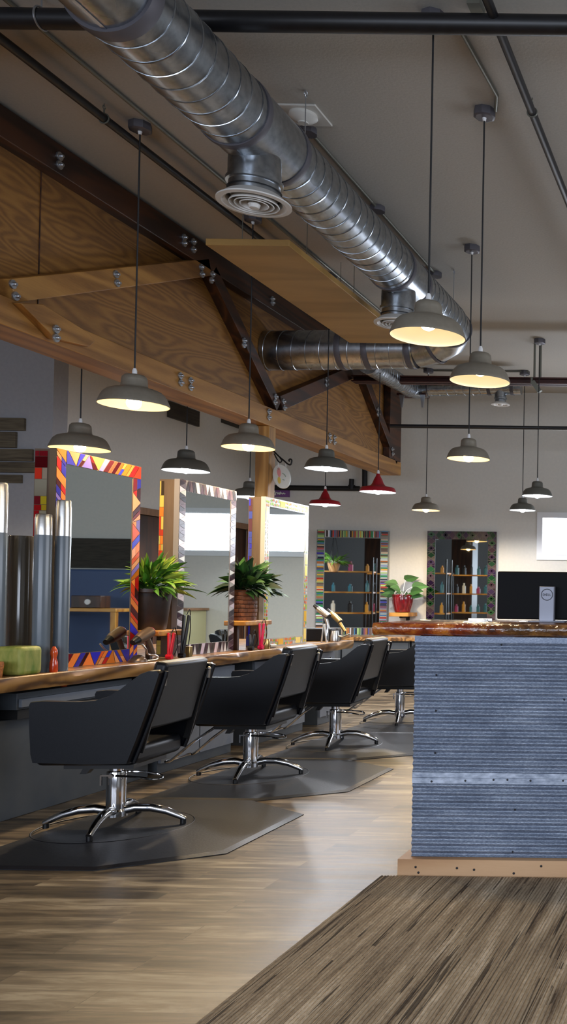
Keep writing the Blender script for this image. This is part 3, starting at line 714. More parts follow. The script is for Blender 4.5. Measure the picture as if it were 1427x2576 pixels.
mosaic_mirror((-3.66, 5.18, WT), (0,1,0), (1,0,0), .75, 1.205, .078, 'diag', 'tall mirror framed in orange, red and blue glass mosaic standing on the worktop', box_depth=.085, side=.075, rng=random.Random(11))
mosaic_mirror((-3.66, 6.35, WT), (0,1,0), (1,0,0), .735, 1.185, .075, 'tri', 'tall mirror framed in silver and dark triangle mosaic standing on the worktop', box_depth=.10, side=.035, rng=random.Random(5))
mosaic_mirror((-3.66, 7.535, WT), (0,1,0), (1,0,0), .78, 1.195, .072, 'dots', 'tall mirror framed in white mosaic with orange, green and yellow dots on the worktop', box_depth=.10, side=.035, rng=random.Random(8))
a = PY(796, 1332, 12.74); b = PY(976, 1332, 12.8)
mosaic_mirror((a.x, 12.76, .64), (math.cos(.09), math.sin(.09), 0), (math.sin(.09), -math.cos(.09), 0), b.x-a.x, a.z-.64, .105, 'bars', 'mirror framed in many thin multicoloured glass bars against the far wall', rng=random.Random(2))
a = PY(1074, 1335, 12.82); b = PY(1248, 1335, 12.82)
mosaic_mirror((a.x, 12.85, .64), (1,0,0), (0,-1,0), b.x-a.x, a.z-.64, .11, 'diamond', 'mirror framed in dark green and purple diamond mosaic against the far wall', rng=random.Random(4))

# ================================================================ STYLING ISLAND
rng = random.Random(21)
sl = thing('slab_worktop', 'long glossy live-edge wooden worktop running along the styling stations', 'worktop', (-4.1, 6.2, .68))
bm = B(); N = 150; Y0, Y1 = 3.7, 8.98; top, mid, bot = [], [], []
w1, w2 = rng.uniform(0, 6), rng.uniform(0, 6)
def edge(y): return -3.505+.008*math.sin(2.3*y+w1)+.003*math.sin(7.1*y+w2)
rows = []
for i in range(N+1):
    y = Y0+(Y1-Y0)*i/N; e = edge(y); k = .003*math.sin(11*y+1)+rng.uniform(-.004, .004)
    rows.append([(-4.72, y, .68), (-4.72, y, WT), (e-.006, y, WT), (e-.001, y, WT-.005), (e+.001+k, y, WT-.03), (e-.004+k, y, WT-.055), (e-.016+k, y, .68)])
V = [[bm.verts.new(p) for p in r] for r in rows]
for i in range(N):
    for k in range(7): bm.faces.new((V[i][k], V[i][(k+1) % 7], V[i+1][(k+1) % 7], V[i+1][k]))
bm.faces.new(V[0]); bm.faces.new(V[-1][::-1])
obj('slab', bm, MT['slab'], sl, angle=25)
# knee panel, drawers and cabinets under it
bm = B(); box(bm, (-4.5, 3.7, 0), (-3.69, 6.12, .515))
tag(obj('station_base_panel', bm, MT['cab'], bevel=.003), 'dark grey base panel under the near end of the worktop behind the first chair', 'panel')
def drawer_unit(y0, y1, z0, z1, label):
    t = thing('drawer_unit', label, 'drawer', (-3.7, y0, z0)); bm = B(); box(bm, (-4.2, y0, z0), (-3.62, y1, z1)); obj('carcass', bm, MT['cab'], t, bevel=.002)
    bm = B(); box(bm, (-3.62, y0+.012, z0+.012), (-3.602, y1-.012, z1-.03)); f = obj('drawer_front', bm, MT['cab2'], t, bevel=.002)
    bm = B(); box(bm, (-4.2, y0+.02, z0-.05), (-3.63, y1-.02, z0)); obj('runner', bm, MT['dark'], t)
drawer_unit(4.88, 5.82, .57, .655, 'shallow grey drawer under the worktop beside the first styling chair')
drawer_unit(3.75, 4.72, .57, .655, 'shallow grey drawer under the worktop cut off by the left photo edge')
bm = B(); lathe(bm, [(0,.0),(.014,0),(.018,.006),(.018,.016),(.01,.024),(0,.024)], (-3.66, 5.28, .655), 14)
tag(obj('orange_cap', bm, MT['amber']), 'tiny orange cap lying on the drawer below the worktop', 'cap')
def cabinet(y0, y1, label, x=-3.66, zt=.655, nd=2, x0=-4.5):
    t = thing('base_cabinet', label, 'cabinet', (x, y0, 0)); bm = B(); box(bm, (x0, y0, .0), (x-.02, y1, zt)); obj('carcass', bm, MT['cab'], t, bevel=.003)
    n = nd; wv = (y1-y0)/n
    for i in range(n):
        bm = B(); box(bm, (x-.02, y0+wv*i+.006, .07), (x, y0+wv*(i+1)-.006, zt-.13)); d = obj('door', bm, MT['cab2'], t, bevel=.002)
        bm = B(); a = y0+wv*(i+(.12 if i else .88)); cyl(bm, (x, a, .4), (x+.02, a, .4), .006, 8); sphere(bm, (x+.024, a, .4), .012, 10); obj('knob', bm, MT['chrome'], d)
    bm = B(); box(bm, (x-.02, y0+.006, zt-.12), (x, y1-.006, zt-.006)); d = obj('drawer', bm, MT['cab2'], t, bevel=.002)
    bm = B(); a = (y0+y1)/2; cyl(bm, (x, a, zt-.06), (x+.02, a, zt-.06), .006, 8); sphere(bm, (x+.024, a, zt-.06), .012, 10); obj('knob', bm, MT['chrome'], d)
cabinet(6.2, 7.12, 'grey two-door cabinet under the worktop between the first and second chair')
cabinet(7.42, 8.32, 'grey two-door cabinet under the worktop between the second and third chair')
cabinet(8.62, 8.93, 'narrow grey cabinet under the far end of the worktop', nd=1)
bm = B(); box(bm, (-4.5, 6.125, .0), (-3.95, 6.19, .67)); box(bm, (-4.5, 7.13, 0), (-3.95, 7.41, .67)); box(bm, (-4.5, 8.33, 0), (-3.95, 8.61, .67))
tag(obj('station_gap_shade', bm, MT['dark']), 'black filler standing in for shade between the grey cabinets under the worktop', 'panel')  # near-black filler stands in for the shade in the gaps between cabinets

# ================================================================ STYLING CHAIRS
def make_chair(label):
    t = thing('styling_chair', label, 'chair', (0,0,0), 0, 'black styling chairs along the worktop')
    side = [(-.225,.36),(-.235,.40),(-.243,.52),(-.247,.63),(-.24,.645),(-.19,.65),(-.10,.648),(-.02,.648),(.05,.655),(.11,.675),(.165,.71),(.215,.752),(.255,.783),(.29,.796),(.325,.798),(.338,.785),(.33,.755),(.29,.62),(.24,.47),(.198,.355),(.0,.352)]
    for s in (-1, 1):
        bm = B(); n = len(side); L = []
        for y in (.242, .257, .283, .296):
            sc = .985 if y in (.242, .296) else 1
            L.append([bm.verts.new((.02+(x-.02)*sc, s*y, .55+(z-.55)*sc)) for x, z in side])
        for a, b in zip(L, L[1:]):
            for i in range(n): bm.faces.new((a[i], a[(i+1) % n], b[(i+1) % n], b[i]))
        bm.faces.new(L[0]); bm.faces.new(L[-1][::-1])
        ar = obj('side_panel', bm, MT['leather'], t, local=True, angle=50)
        bm = B(); tube(bm, curve([(.345, s*.25, .79), (.337, s*.25, .755), (.297, s*.25, .62), (.247, s*.25, .47), (.205, s*.25, .356)], 5), .011, 8); obj('piping', bm, MT['leather'], ar, local=True)
    bm = B(); d = Vector((.082, 0, .322)); nrm = Vector((d.z, 0, -d.x)).normalized(); c = Vector((.266, 0, .670))
    obox(bm, c, d/2, nrm*.032, (0, .222, 0)); obj('backrest', bm, MT['leather'], t, local=True, bevel=.018, seg=3)
    for s in (-1, 1):
        bm = B(); p0, p1 = Vector((.222, s*.232, .40)), Vector((.318, s*.232, .77)); bar(bm, p0, p1, (1, 0, -.2), .034, .016); obj('back_bracket', bm, MT['blackplastic'], t, local=True, bevel=.004)
        bm = B(); cyl(bm, (.327, s*.232, .72), (.332, s*.232, .768), .009, 10); sphere(bm, (.332, s*.232, .768), .011, 10); obj('bracket_cap', bm, MT['steel'], t, local=True)
    bm = B(); box(bm, (-.255, -.239, .335), (.205, .239, .43)); obj('seat', bm, MT['leather'], t, local=True, bevel=.032, seg=4)
    bm = B(); box(bm, (-.16, -.16, .31), (.16, .16, .337)); prism(bm, [(-.06,-.1,.31),(-.10,-.1,.31),(-.12,-.1,.275),(-.09,-.1,.275)], (0,.04,0)); obj('seat_plate', bm, MT['blackplastic'], t, local=True)
    bm = B(); lathe(bm, [(0,.335),(.032,.335),(.032,.275),(.043,.272),(.044,.268),(.044,.085),(.052,.075),(.052,.05),(0,.05)], (0,0,0), 28); obj('pump_column', bm, MT['chrome'], t, local=True)
    bm = B(); tube(bm, curve([(.02,-.046,.255), (.12,-.05,.25), (.20,-.05,.238), (.225,-.02,.24), (.20,.02,.25), (.12,.046,.258), (.02,.046,.262)], 6), .0055, 8)
    cyl(bm, (0,-.058,.255), (0,.058,.258), .011, 10); box(bm, (-.05,-.056,.21), (-.042,-.046,.262)); box(bm, (-.05,-.056,.254), (.0,-.046,.262)); obj('foot_pump_lever', bm, MT['chrome'], t, local=True)
    for k in range(4):
        a = math.radians(8+90*k); ca, sa = math.cos(a), math.sin(a)
        P = [(.03,.075),(.09,.088),(.16,.085),(.23,.066),(.29,.038),(.315,.024)]
        bm = B(); tube(bm, [(r*ca, r*sa, z) for r, z in P], [.021,.022,.021,.019,.016,.013], 12); lg = obj('leg', bm, MT['chrome'], t, local=True, angle=60)
        bm = B(); cyl(bm, (.306*ca, .306*sa, 0), (.306*ca, .306*sa, .022), .014, 12); obj('foot_cap', bm, MT['blackplastic'], lg, local=True)
    bm = B(); tube(bm, curve([(-.14,-.15,.335), (-.30,-.15,.22), (-.42,-.15,.115), (-.46,-.13,.105), (-.46,.13,.105), (-.42,.15,.115), (-.30,.15,.22), (-.14,.15,.335)], 5), .0085, 8); obj('foot_rest', bm, MT['chrome'], t, local=True)
    return t
MATZ = .014
CH = [(-3.035, 4.775, 'nearest black leather styling chair, largest in view, standing on the first rubber mat'),
      (-3.06, 6.17, 'second black leather styling chair from the front, before the silver mosaic mirror'),
      (-3.04, 7.45, 'third black leather styling chair from the front, beside the far half of the worktop'),
      (-3.02, 8.86, 'farthest black leather styling chair, partly hidden by the corrugated counter')]
proto = make_chair(CH[0][2])
ROT = [5, 3, 4, 6]
for i in (1, 2, 3): dup(proto, (CH[i][0], CH[i][1], MATZ+.0015), math.radians(ROT[i]), CH[i][2])
proto.location = (CH[0][0], CH[0][1], MATZ+.0015); proto.rotation_euler = (0, 0, math.radians(ROT[0]))
for c in list(proto.children):
    if c.name.startswith('foot_rest'): bpy.data.objects.remove(c)

# rubber mats
ML = ['first black rubber floor mat, under the nearest chair', 'second black rubber floor mat from the front, under the second chair', 'third black rubber floor mat from the front, under the third chair', 'farthest black rubber floor mat, under the farthest chair']
my = [4.04, 5.43, 6.80, 8.13, 9.5]
for i in range(4):
    a, b = my[i]+.006, my[i+1]-.006
    out = [(-3.32, a), (-2.66, a), (-2.25, a+.29), (-2.25, b-.30), (-2.66, b), (-3.32, b)]
    bm = B(); cx, cy = -2.85, (a+b)/2
    lo = [bm.verts.new((x, y, .001)) for x, y in out]; m1 = [bm.verts.new((x, y, .004)) for x, y in out]
    hi = [bm.verts.new((cx+(x-cx)*.955, cy+(y-cy)*.97, MATZ)) for x, y in out]; n = 6
    for A, Q in ((lo, m1), (m1, hi)):
        for k in range(n): bm.faces.new((A[k], A[(k+1) % n], Q[(k+1) % n], Q[k]))
    bm.faces.new(lo[::-1]); bm.faces.new(hi)
    torus(bm, (CH[i][0], CH[i][1], MATZ-.002), .345, .004, 48, 6)
    tag(obj('rubber_mat', bm, MT['mat'], angle=20), ML[i], 'mat', 'black rubber mats in front of the worktop')

# ================================================================ RECEPTION COUNTER
cx0, cx1, cy0, cy1 = -1.325, 1.2, 4.075, 4.75
cn = thing('reception_counter', 'reception counter clad in blue-grey corrugated metal with a raw wooden base', 'counter', (-.1, 4.4, 0))
bm = B(); box(bm, (cx0+.014, cy0+.014, .03), (cx1, cy1, 1.008)); obj('carcass', bm, MT['cab'], cn)
def corr(z0, z1, name, y=cy0, n=None):
    bm = B(); pitch = .0305; n = int((z1-z0)/pitch*10); pr = [(z0+(z1-z0)*i/n, .0055*math.sin(2*PI*(z0+(z1-z0)*i/n)/pitch)) for i in range(n+1)]
    F_ = [[bm.verts.new((x, y-d, z)) for z, d in pr] for x in (cx0-.004, cx1)]
    S_ = [[bm.verts.new((cx0-d*.6-.004, yy, z)) for z, d in pr] for yy in (y+.006, cy1)]
    for A, Q in ((F_[0], F_[1]), (S_[0], S_[1])):
        for i in range(n): bm.faces.new((A[i], A[i+1], Q[i+1], Q[i]))
    for i in range(n): bm.faces.new((F_[0][i], F_[0][i+1], S_[0][i+1], S_[0][i]))
    return bm
def screw(bm, px, py, r=.0045, dy=.007): 
    p = PY(px, py, cy0-dy); lathe(bm, [(0,.003),(r*.7,.002),(r,0)], (0,0,0), 8) if False else None
    q = B(); lathe(q, [(0,.0035),(r*.7,.0025),(r,0),(0,0)], (0,0,0), 8)
    bmesh.ops.rotate(q, cent=(0,0,0), matrix=Matrix.Rotation(PI/2, 3, 'X'), verts=q.verts); bmesh.ops.translate(q, vec=p, verts=q.verts)
    me = bpy.data.meshes.new('tmp'); q.to_mesh(me); q.free(); n0 = len(bm.faces); bm.from_mesh(me); bpy.data.meshes.remove(me)
    bm.faces.ensure_lookup_table()
    for f in bm.faces[n0:]: f.material_index = 1
zs = PY(1200, 1964, cy0).z
bm = corr(zs+.012, 1.006, 'corrugated_sheet')
for x, y in ((1103,1610),(1262,1622),(1098,1698),(1097,1788),(1095,1894),(1420,1760)): screw(bm, x, y)
obj('corrugated_sheet', bm, [MT['corr'], MT['ink']], cn, angle=60)
bm = corr(.073, zs-.01, 'corrugated_sheet')
for x, y in ((1296,2037),(1290,2143)): screw(bm, x, y)
obj('corrugated_sheet', bm, [MT['corr'], MT['ink']], cn, angle=60)
MT['flash'] = M('bare_galvanised_strip', (196,206,222), .4, .3, c2=(120,132,152), ns=26, stretch=(1,1,2))
bm = B(); box(bm, (cx0-.004, cy0-.008, zs-.012), (cx1, cy0+.004, zs+.012)); box(bm, (cx0-.004, cy0-.0065, zs+.013), (cx1, cy0+.004, zs+.034))
for x, y in ((1086,1966),(1171,1964),(1242,1962),(1277,1962),(1335,1964),(1417,1964)): screw(bm, x, y, .0048, .009)
obj('seam_flashing', bm, [MT['flash'], MT['ink']], cn)
bm = B(); box(bm, (cx0-.002, cy0-.012, .985), (cx1, cy0+.01, 1.0085)); obj('top_trim', bm, MT['corr'], cn)
bm = B(); box(bm, (-1.372, cy0-.045, .0), (cx1+.02, cy1+.02, .072))
for x, y in ((1046,2181),(1150,2184),(1193,2188),(1362,2179),(1053,2195),(1293,2197)): screw(bm, x, y, .006, .046)
obj('base_rail', bm, [MT['basewood'], MT['ink']], cn, bevel=.012)
# resin live edge top
bm = B(); N = 90; X0, X1 = -1.50, 1.3; R_ = []
for i in range(N+1):
    x = X0+(X1-X0)*i/N; k = .007*math.sin(9*x+1)+.005*math.sin(21*x)+.003*math.sin(47*x); q = cy0-.03+k
    R_.append([(x, cy1+.07, 1.01), (x, cy1+.07, 1.063), (x, q+.012, 1.063), (x, q, 1.056), (x, q-.006, 1.04), (x, q+.002, 1.02), (x, q+.02, 1.01)])
for row in R_[:4]:
    pass
V = [[bm.verts.new(p) for p in r] for r in R_]
for i in range(N):
    for k in range(7): bm.faces.new((V[i][k], V[i][(k+1) % 7], V[i+1][(k+1) % 7], V[i+1][k]))
bm.faces.new(V[0]); bm.faces.new(V[-1][::-1])
obj('resin_top', bm, MT['epoxy'], cn, angle=50)

# monitor seen from behind
CT = 1.063
p0, p1 = PY(1253, 1437, 4.5), PY(1253, 1560, 4.5)
mo = thing('computer_monitor', 'black computer monitor seen from behind on a silver stand on the counter', 'monitor', (-.83, 4.5, CT))
mx0 = p0.x; mx1 = -.83*2-mx0
bm = B(); box(bm, (mx0, 4.495, 1.075), (mx1, 4.53, p0.z)); obj('back_shell', bm, MT['screen'], mo, bevel=.006, seg=3)
bm = B(); box(bm, (mx0+.01, 4.530, 1.09), (mx1-.01, 4.533, p0.z-.012)); obj('screen', bm, M('dark_screen', (20,24,30), .1), mo)
s0, s1 = PY(1357, 1475, 4.44), PY(1395, 1475, 4.44)
bm = B(); box(bm, (s0.x, 4.44, CT+.004), (s1.x, 4.474, s0.z)); sdn = obj('stand', bm, MT['silver'], mo, bevel=.003)
bm = B(); box(bm, (s0.x-.05, 4.44, CT), (s1.x+.05, 4.62, CT+.008)); obj('foot_plate', bm, MT['silver'], mo, bevel=.003)
cc = PY(1376.5, 1496, 4.439); rr = 14*4.44/2400
bm = B(); torus(bm, cc, rr, .0016, 32, 6, 'Y')
def stroke(a, b, w=.0019): bar(bm, cc+Vector((a[0]*rr, 0, a[1]*rr)), cc+Vector((b[0]*rr, 0, b[1]*rr)), (0,1,0), .0016, w)
for a, b in (((-.72,-.2),(-.72,.2)), ((-.72,.2),(-.5,.17)), ((-.5,.17),(-.42,.0)), ((-.42,0),(-.5,-.17)), ((-.5,-.17),(-.72,-.2)),
             ((-.28,.02),(-.05,.22)), ((-.28,.02),(-.08,-.22)), ((-.18,.12),(.02,-.06)), ((-.28,.02),(-.1,-.12)), ((-.05,.22),(.1,.1)), ((-.08,-.22),(.08,-.08)),
             ((.22,-.2),(.22,.2)), ((.22,-.18),(.42,-.18)), ((.52,-.2),(.52,.2)), ((.52,-.18),(.74,-.18))): stroke(a, b)
obj('round_logo', bm, MT['ink'], sdn)
# small things beside it
bm = B(); a = PZ(1198, 1560, CT); box(bm, (-1.2, 4.36, CT), (-1.09, 4.44, CT+.004)); box(bm, (-1.2, 4.43, CT+.004), (-1.09, 4.44, CT+.016)); box(bm, (-1.18, 4.375, CT+.004), (-1.11, 4.425, CT+.012))
tag(obj('card_tray', bm, MT['steel'], bevel=.001), 'low steel card tray lying on the counter left of the monitor', 'tray')

# ================================================================ RUG
bm = B(); rx0, rx1, ry0, ry1 = -1.435, 1.6, .6, 4.01; pitch = .0125; n = int((rx1-rx0)/pitch); pr = []
for i in range(n):
    x = rx0+i*pitch
    pr += [(x, .006), (x+pitch*.22, .0085), (x+pitch*.5, .0095), (x+pitch*.78, .0085)]
pr.append((rx1, .006))
L = [[bm.verts.new((x, y, z)) for x, z in pr] for y in (ry0, ry1)]
for i in range(len(pr)-1): bm.faces.new((L[0][i], L[0][i+1], L[1][i+1], L[1][i]))
lo = [bm.verts.new(p) for p in ((rx0, ry0, .0005), (rx1, ry0, .0005), (rx1, ry1, .0005), (rx0, ry1, .0005))]
bm.faces.new(lo[::-1])
for A, (p, q) in ((L[0], (lo[0], lo[1])), (L[1], (lo[3], lo[2]))): bm.faces.new([p]+A+[q])
bm.faces.new((lo[0], lo[3], L[1][0], L[0][0])); bm.faces.new((lo[1], L[0][-1], L[1][-1], lo[2]))
tag(obj('striped_rug', bm, MT['rug'], angle=70), 'woven striped brown rug on the floor in front of the corrugated counter', 'rug')
# ================================================================ PLANTS
def leaf(bm, base, dirv, L, W, droop, col, n=5, fold=.25, heart=False, upv=(0,0,1)):
    """one curved blade: grows along dirv and bends down"""
    base, d = Vector(base), Vector(dirv).normalized(); p = base.copy(); side = d.cross(Vector(upv))
    side = side.normalized() if side.length > 1e-3 else Vector((1,0,0)); rows = []
    prof = [.25,.85,1,.82,.45,0] if not heart else [.45,1,.95,.7,.35,0]
    for i in range(n+1):
        w = W*prof[min(i, 5)]/2; up = side.cross(d).normalized()
        rows.append((p+side*w+up*w*fold, p.copy(), p-side*w+up*w*fold))
        d = (d+Vector((0,0,-droop/n))).normalized(); p = p+d*L/n
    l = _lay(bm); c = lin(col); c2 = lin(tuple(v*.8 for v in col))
    vs = [[bm.verts.new(q) for q in r] for r in rows[:-1]]; tip = bm.verts.new(rows[-1][1])
    fs = []
    for i in range(n-1):
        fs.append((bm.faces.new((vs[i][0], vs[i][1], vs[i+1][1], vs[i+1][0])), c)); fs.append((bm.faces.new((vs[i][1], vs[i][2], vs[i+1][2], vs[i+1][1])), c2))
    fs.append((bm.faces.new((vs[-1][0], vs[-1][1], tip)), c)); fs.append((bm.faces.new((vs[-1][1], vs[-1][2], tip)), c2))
    for f, cc in fs:
        for lp in f.loops: lp[l] = cc
def foliage(t, c, n, rng, Lr, Wr, spread, rise, pal, heart=False, yclamp=None, gap=None):
    bm = B(); c = Vector(c)
    for i in range(n):
        a = rng.uniform(0, 2*PI); e = rng.uniform(.1, 1.25)
        d = Vector((math.cos(a)*math.cos(e), math.sin(a)*math.cos(e)*(yclamp or 1), math.sin(e)*rise))
        sl_ = rng.uniform(.15, 1)*spread; st = c+Vector((d.x*.25, d.y*.25, 0))*spread
        b = c+Vector((d.x*sl_, d.y*sl_, max(.02, d.z*sl_)))
        if gap:
            e_ = b+d.normalized()*Lr[1]
            if min(e_.x, b.x) < -3.615 and not (gap[0] < min(e_.y, b.y) and max(e_.y, b.y) < gap[1]): continue
        tube(bm, [st, (st+b)/2+Vector((0,0,.02)), b], .0022, 4)
        leaf(bm, b, d+Vector((0,0,rng.uniform(-.2,.25))), rng.uniform(*Lr), rng.uniform(*Wr), rng.uniform(.3, 1.3), jit(rng.choice(pal), rng, 10), heart=heart, upv=(rng.uniform(-.9,.9), rng.uniform(-.9,.9), 1))
    l = _lay(bm)
    for f in bm.faces:
        for lp in f.loops:
            if lp[l][3] == 0 or tuple(lp[l])[:3] == (0,0,0): lp[l] = lin((70,96,40))
    return obj('foliage', bm, MT['leaf'], t, angle=80)
def live_shelf(x0, x1, y0, y1, z, label, rail=False):
    t = thing('wooden_plant_shelf', label, 'shelf', ((x0+x1)/2, (y0+y1)/2, WT))
    bm = B(); box(bm, (x0, y0, z-.035), (x1, y1, z)); obj('board', bm, MT['shelfwood'], t, bevel=.006)
    for q_ in (((x0+.05, y0+.03, WT), (x0+.09, y1-.03, z-.035)), ((x1-.12, y0+.06, WT), (x1-.09, y0+.09, z-.035))):
        bm = B(); box(bm, *q_); obj('support', bm, MT['door_wood'], t, bevel=.003)
    return t
live_shelf(-4.0, -3.56, 5.985, 6.30, .94, 'honey wooden shelf on short supports carrying the large brown pot')
t = thing('potted_plant', 'bushy light green plant in a big dark brown pot between the first two mirrors', 'plant', (-3.73, 6.14, .94))
bm = B(); lathe(bm, [(0,0),(.105,0),(.11,.01),(.138,.235),(.146,.24),(.146,.262),(.134,.262),(.126,.23),(0,.228)], (-3.73, 6.14, .94), 36); obj('pot', bm, MT['potbrown'], t)
bm = B(); lathe(bm, [(0,.236),(.08,.24),(.127,.232)], (-3.73, 6.14, .94), 24); obj('soil', bm, MT['soil'], t)
r = random.Random(4)
foliage(t, (-3.73, 6.14, 1.175), 620, r, (.09,.18), (.024,.044), .175, .95, [(84,144,40),(112,166,46),(150,184,56),(64,116,32),(178,194,74)], gap=(5.98, 6.30))
live_shelf(-3.98, -3.58, 7.10, 7.515, .975, 'honey wooden shelf with side supports carrying the woven basket plant')
t = thing('basket_plant', 'dark green leafy plant in a brown woven basket between the second and third mirrors', 'plant', (-3.72, 7.31, .975))
bm = B()
for k in range(7):
    for j in range(22):
        a = 2*PI*(j+.5*(k % 2))/22; rr = .098+.006*math.sin(k*.6); q = Vector((math.cos(a), math.sin(a), 0)); s_ = Vector((-math.sin(a), math.cos(a), 0))
        obox(bm, Vector((-3.72, 7.31, .99+k*.031))+q*rr, q*.006, s_*.0155, (0,0,.0135))
lathe(bm, [(0,.0),(.094,0),(.094,.226),(.1,.232),(.088,.232),(.088,.2),(0,.2)], (-3.72, 7.31, .976), 28)
obj('woven_basket', bm, M('brown_weave', (120,66,26), .6, c2=(70,36,14), ns=24), t, bevel=.003)
r = random.Random(9)
foliage(t, (-3.72, 7.31, 1.175), 420, r, (.11,.2), (.055,.09), .19, .9, [(30,66,28),(44,84,34),(24,54,26),(58,98,42)], heart=True, gap=(7.13, 7.49))
# red glazed pot on a bracket on the far wall
pp = PY(1013, 1540, 12.66)
t = thing('wall_bracket_shelf', 'small wooden block shelf on a black bracket fixed to the far wall', 'shelf', (pp.x, 12.7, pp.z))
bm = B(); box(bm, (pp.x-.125, 12.5, pp.z-.055), (pp.x+.125, 12.88, pp.z-.004)); obj('block', bm, MT['shelfwood'], t, bevel=.004)
bm = B(); box(bm, (pp.x-.02, 12.86, pp.z-.3), (pp.x+.02, 12.895, pp.z-.05)); box(bm, (pp.x-.02, 12.6, pp.z-.075), (pp.x+.02, 12.895, pp.z-.055)); obj('bracket', bm, MT['iron'], t)
t = thing('potted_plant', 'small broad-leaved plant in a shiny red pot on the far wall bracket', 'plant', (pp.x, 12.66, pp.z-.004))
bm = B(); lathe(bm, [(0,0),(.085,0),(.1,.01),(.13,.12),(.135,.2),(.132,.215),(.138,.22),(.138,.238),(.122,.238),(.118,.2),(0,.2)], (pp.x, 12.66, pp.z-.004), 32); obj('pot', bm, MT['potred'], t)
bm = B(); r = random.Random(15)
for a, e, s_, L in ((20,.75,.20,.2),(70,1.2,.24,.2),(160,.6,.14,.17),(200,.2,.13,.16),(260,.7,.12,.2),(320,.35,.19,.2),(350,.1,.14,.16),(110,.3,.12,.15),(230,1.0,.2,.16),(290,.1,.14,.14),(45,.15,.12,.15),(180,1.1,.16,.16)):
    a = math.radians(a); d = Vector((math.cos(a), math.sin(a)*.5, .3)); st = Vector((pp.x, 12.64, pp.z+.2)); b = st+Vector((math.cos(a)*s_*math.cos(e)*.9, math.sin(a)*s_*.4*math.cos(e), s_*math.sin(e)))
    tube(bm, [st, (st+b)/2+Vector((0,0,.03)), b], .004, 5); leaf(bm, b, d, L*1.1, L*.72, .5, jit((66,110,52), r, 14), heart=True, fold=.12, upv=(r.uniform(-.3,.3), -1, .75))
l = _lay(bm)
for f in bm.faces:
    for lp in f.loops:
        if tuple(lp[l])[:3] == (0,0,0): lp[l] = lin((86,110,60))
obj('foliage', bm, MT['leaf'], t, angle=80)

# ================================================================ THINGS ON THE WORKTOP
def canister(x, y, r, zc, zt, m, label, taper=.0):
    t = thing('tall_canister', label, 'canister', (x, y, WT)); bm = B()
    lathe(bm, [(0,0),(r*.97,0),(r,.012),(r,zc-WT-.004),(r*.985,zc-WT),(0,zc-WT)], (x, y, WT), 32); obj('body', bm, m, t)
    if zt:
        bm = B(); h = zt-zc; lathe(bm, [(r*.99,0),(r*.99,h*.8),(r*.95,h*.84),(r*.93,h*.96),(r*.86,h),(0,h)], (x, y, zc), 32); obj('cap', bm, MT['steel'], t)
canister(-3.735, 4.86, .052, 1.475, 1.73, MT['tube'], 'tall grey canister with the highest silver cap, cut by the left photo edge')
canister(-3.75, 5.06, .062, 1.47, 0, MT['smoke'], 'tall brownish smoked cylinder without a cap behind the green candle')
canister(-3.605, 5.02, .040, 1.475, 1.585, MT['tube'], 'tall grey canister with a short silver cap right of the green candle')
canister(-3.567, 5.115, .036, 1.475, 1.668, MT['tube'], 'tall grey canister in front of the orange and blue mosaic mirror frame')
bm = B(); box(bm, (-3.665, 4.765, WT), (-3.515, 4.915, WT+.145)); tag(obj('moss_candle', bm, MT['moss'], bevel=.022, seg=4), 'squat green mossy candle block on the near end of the worktop', 'candle')
bm = B(); lathe(bm, [(0,0),(.055,0),(.062,.06),(.06,.075),(.052,.075),(.05,.01),(0,.01)], (-3.60, 4.66, WT), 28); tag(obj('wicker_bowl', bm, MT['wicker']), 'orange wicker bowl on the worktop at the left photo edge', 'bowl')
bm = B(); lathe(bm, [(0,0),(.017,0),(.02,.01),(.019,.05),(.012,.075),(.018,.1),(.014,.12),(.006,.135),(0,.136)], (-3.535, 5.02, WT), 20); tag(obj('amber_figurine', bm, MT['amber']), 'small orange glass figurine beside the foot of the grey canisters', 'figurine')
def iron_tool(x, y, m, label, h=.2, lean=.2, ang=0):
    t = thing('flat_iron', label, 'flat iron', (x, y, WT)); c, s_ = math.cos(ang), math.sin(ang)
    for k in (-1, 1):
        bm = B(); bar(bm, (x+k*.003*c, y+k*.003*s_, WT+.0), (x+k*.016*c, y+k*.016*s_+lean*h, WT+h), (-s_, c, 0), .024, .012); obj('arm', bm, m, t, bevel=.004)
    bm = B(); cyl(bm, (x-.018*c, y, WT+.018), (x+.018*c, y, WT+.018), .016, 14); obj('hinge', bm, m, t)
    bm = B(); tube(bm, curve([(x, y+lean*h, WT+h), (x+.01, y+lean*h+.02, WT+h+.03), (x+.0, y+.09, WT+h*.6), (x-.02, y+.08, WT+.02), (x-.05, y+.04, WT+.006)], 6), .003, 6); obj('cord', bm, MT['blackplastic'], t)
iron_tool(-3.535, 6.06, MT['redplastic'], 'red flat iron standing on the worktop under the brown pot shelf', .17, .12)
iron_tool(-3.535, 6.20, MT['blackplastic'], 'black flat iron standing on the worktop left of the silver mosaic mirror', .28, .16)
bm = B(); box(bm, (-3.545, 6.245, WT), (-3.51, 6.28, WT+.075)); tag(obj('gold_box', bm, MT['gold'], bevel=.003), 'little gold box standing beside the black flat iron', 'box')
t = iron_tool(-3.55, 7.28, MT['pinkplastic'], 'hot pink flat iron standing on the worktop under the basket shelf', .2, .05)
iron_tool(-3.56, 7.15, MT['blackplastic'], 'black flat iron on the worktop just left of the hot pink one', .12, .1)
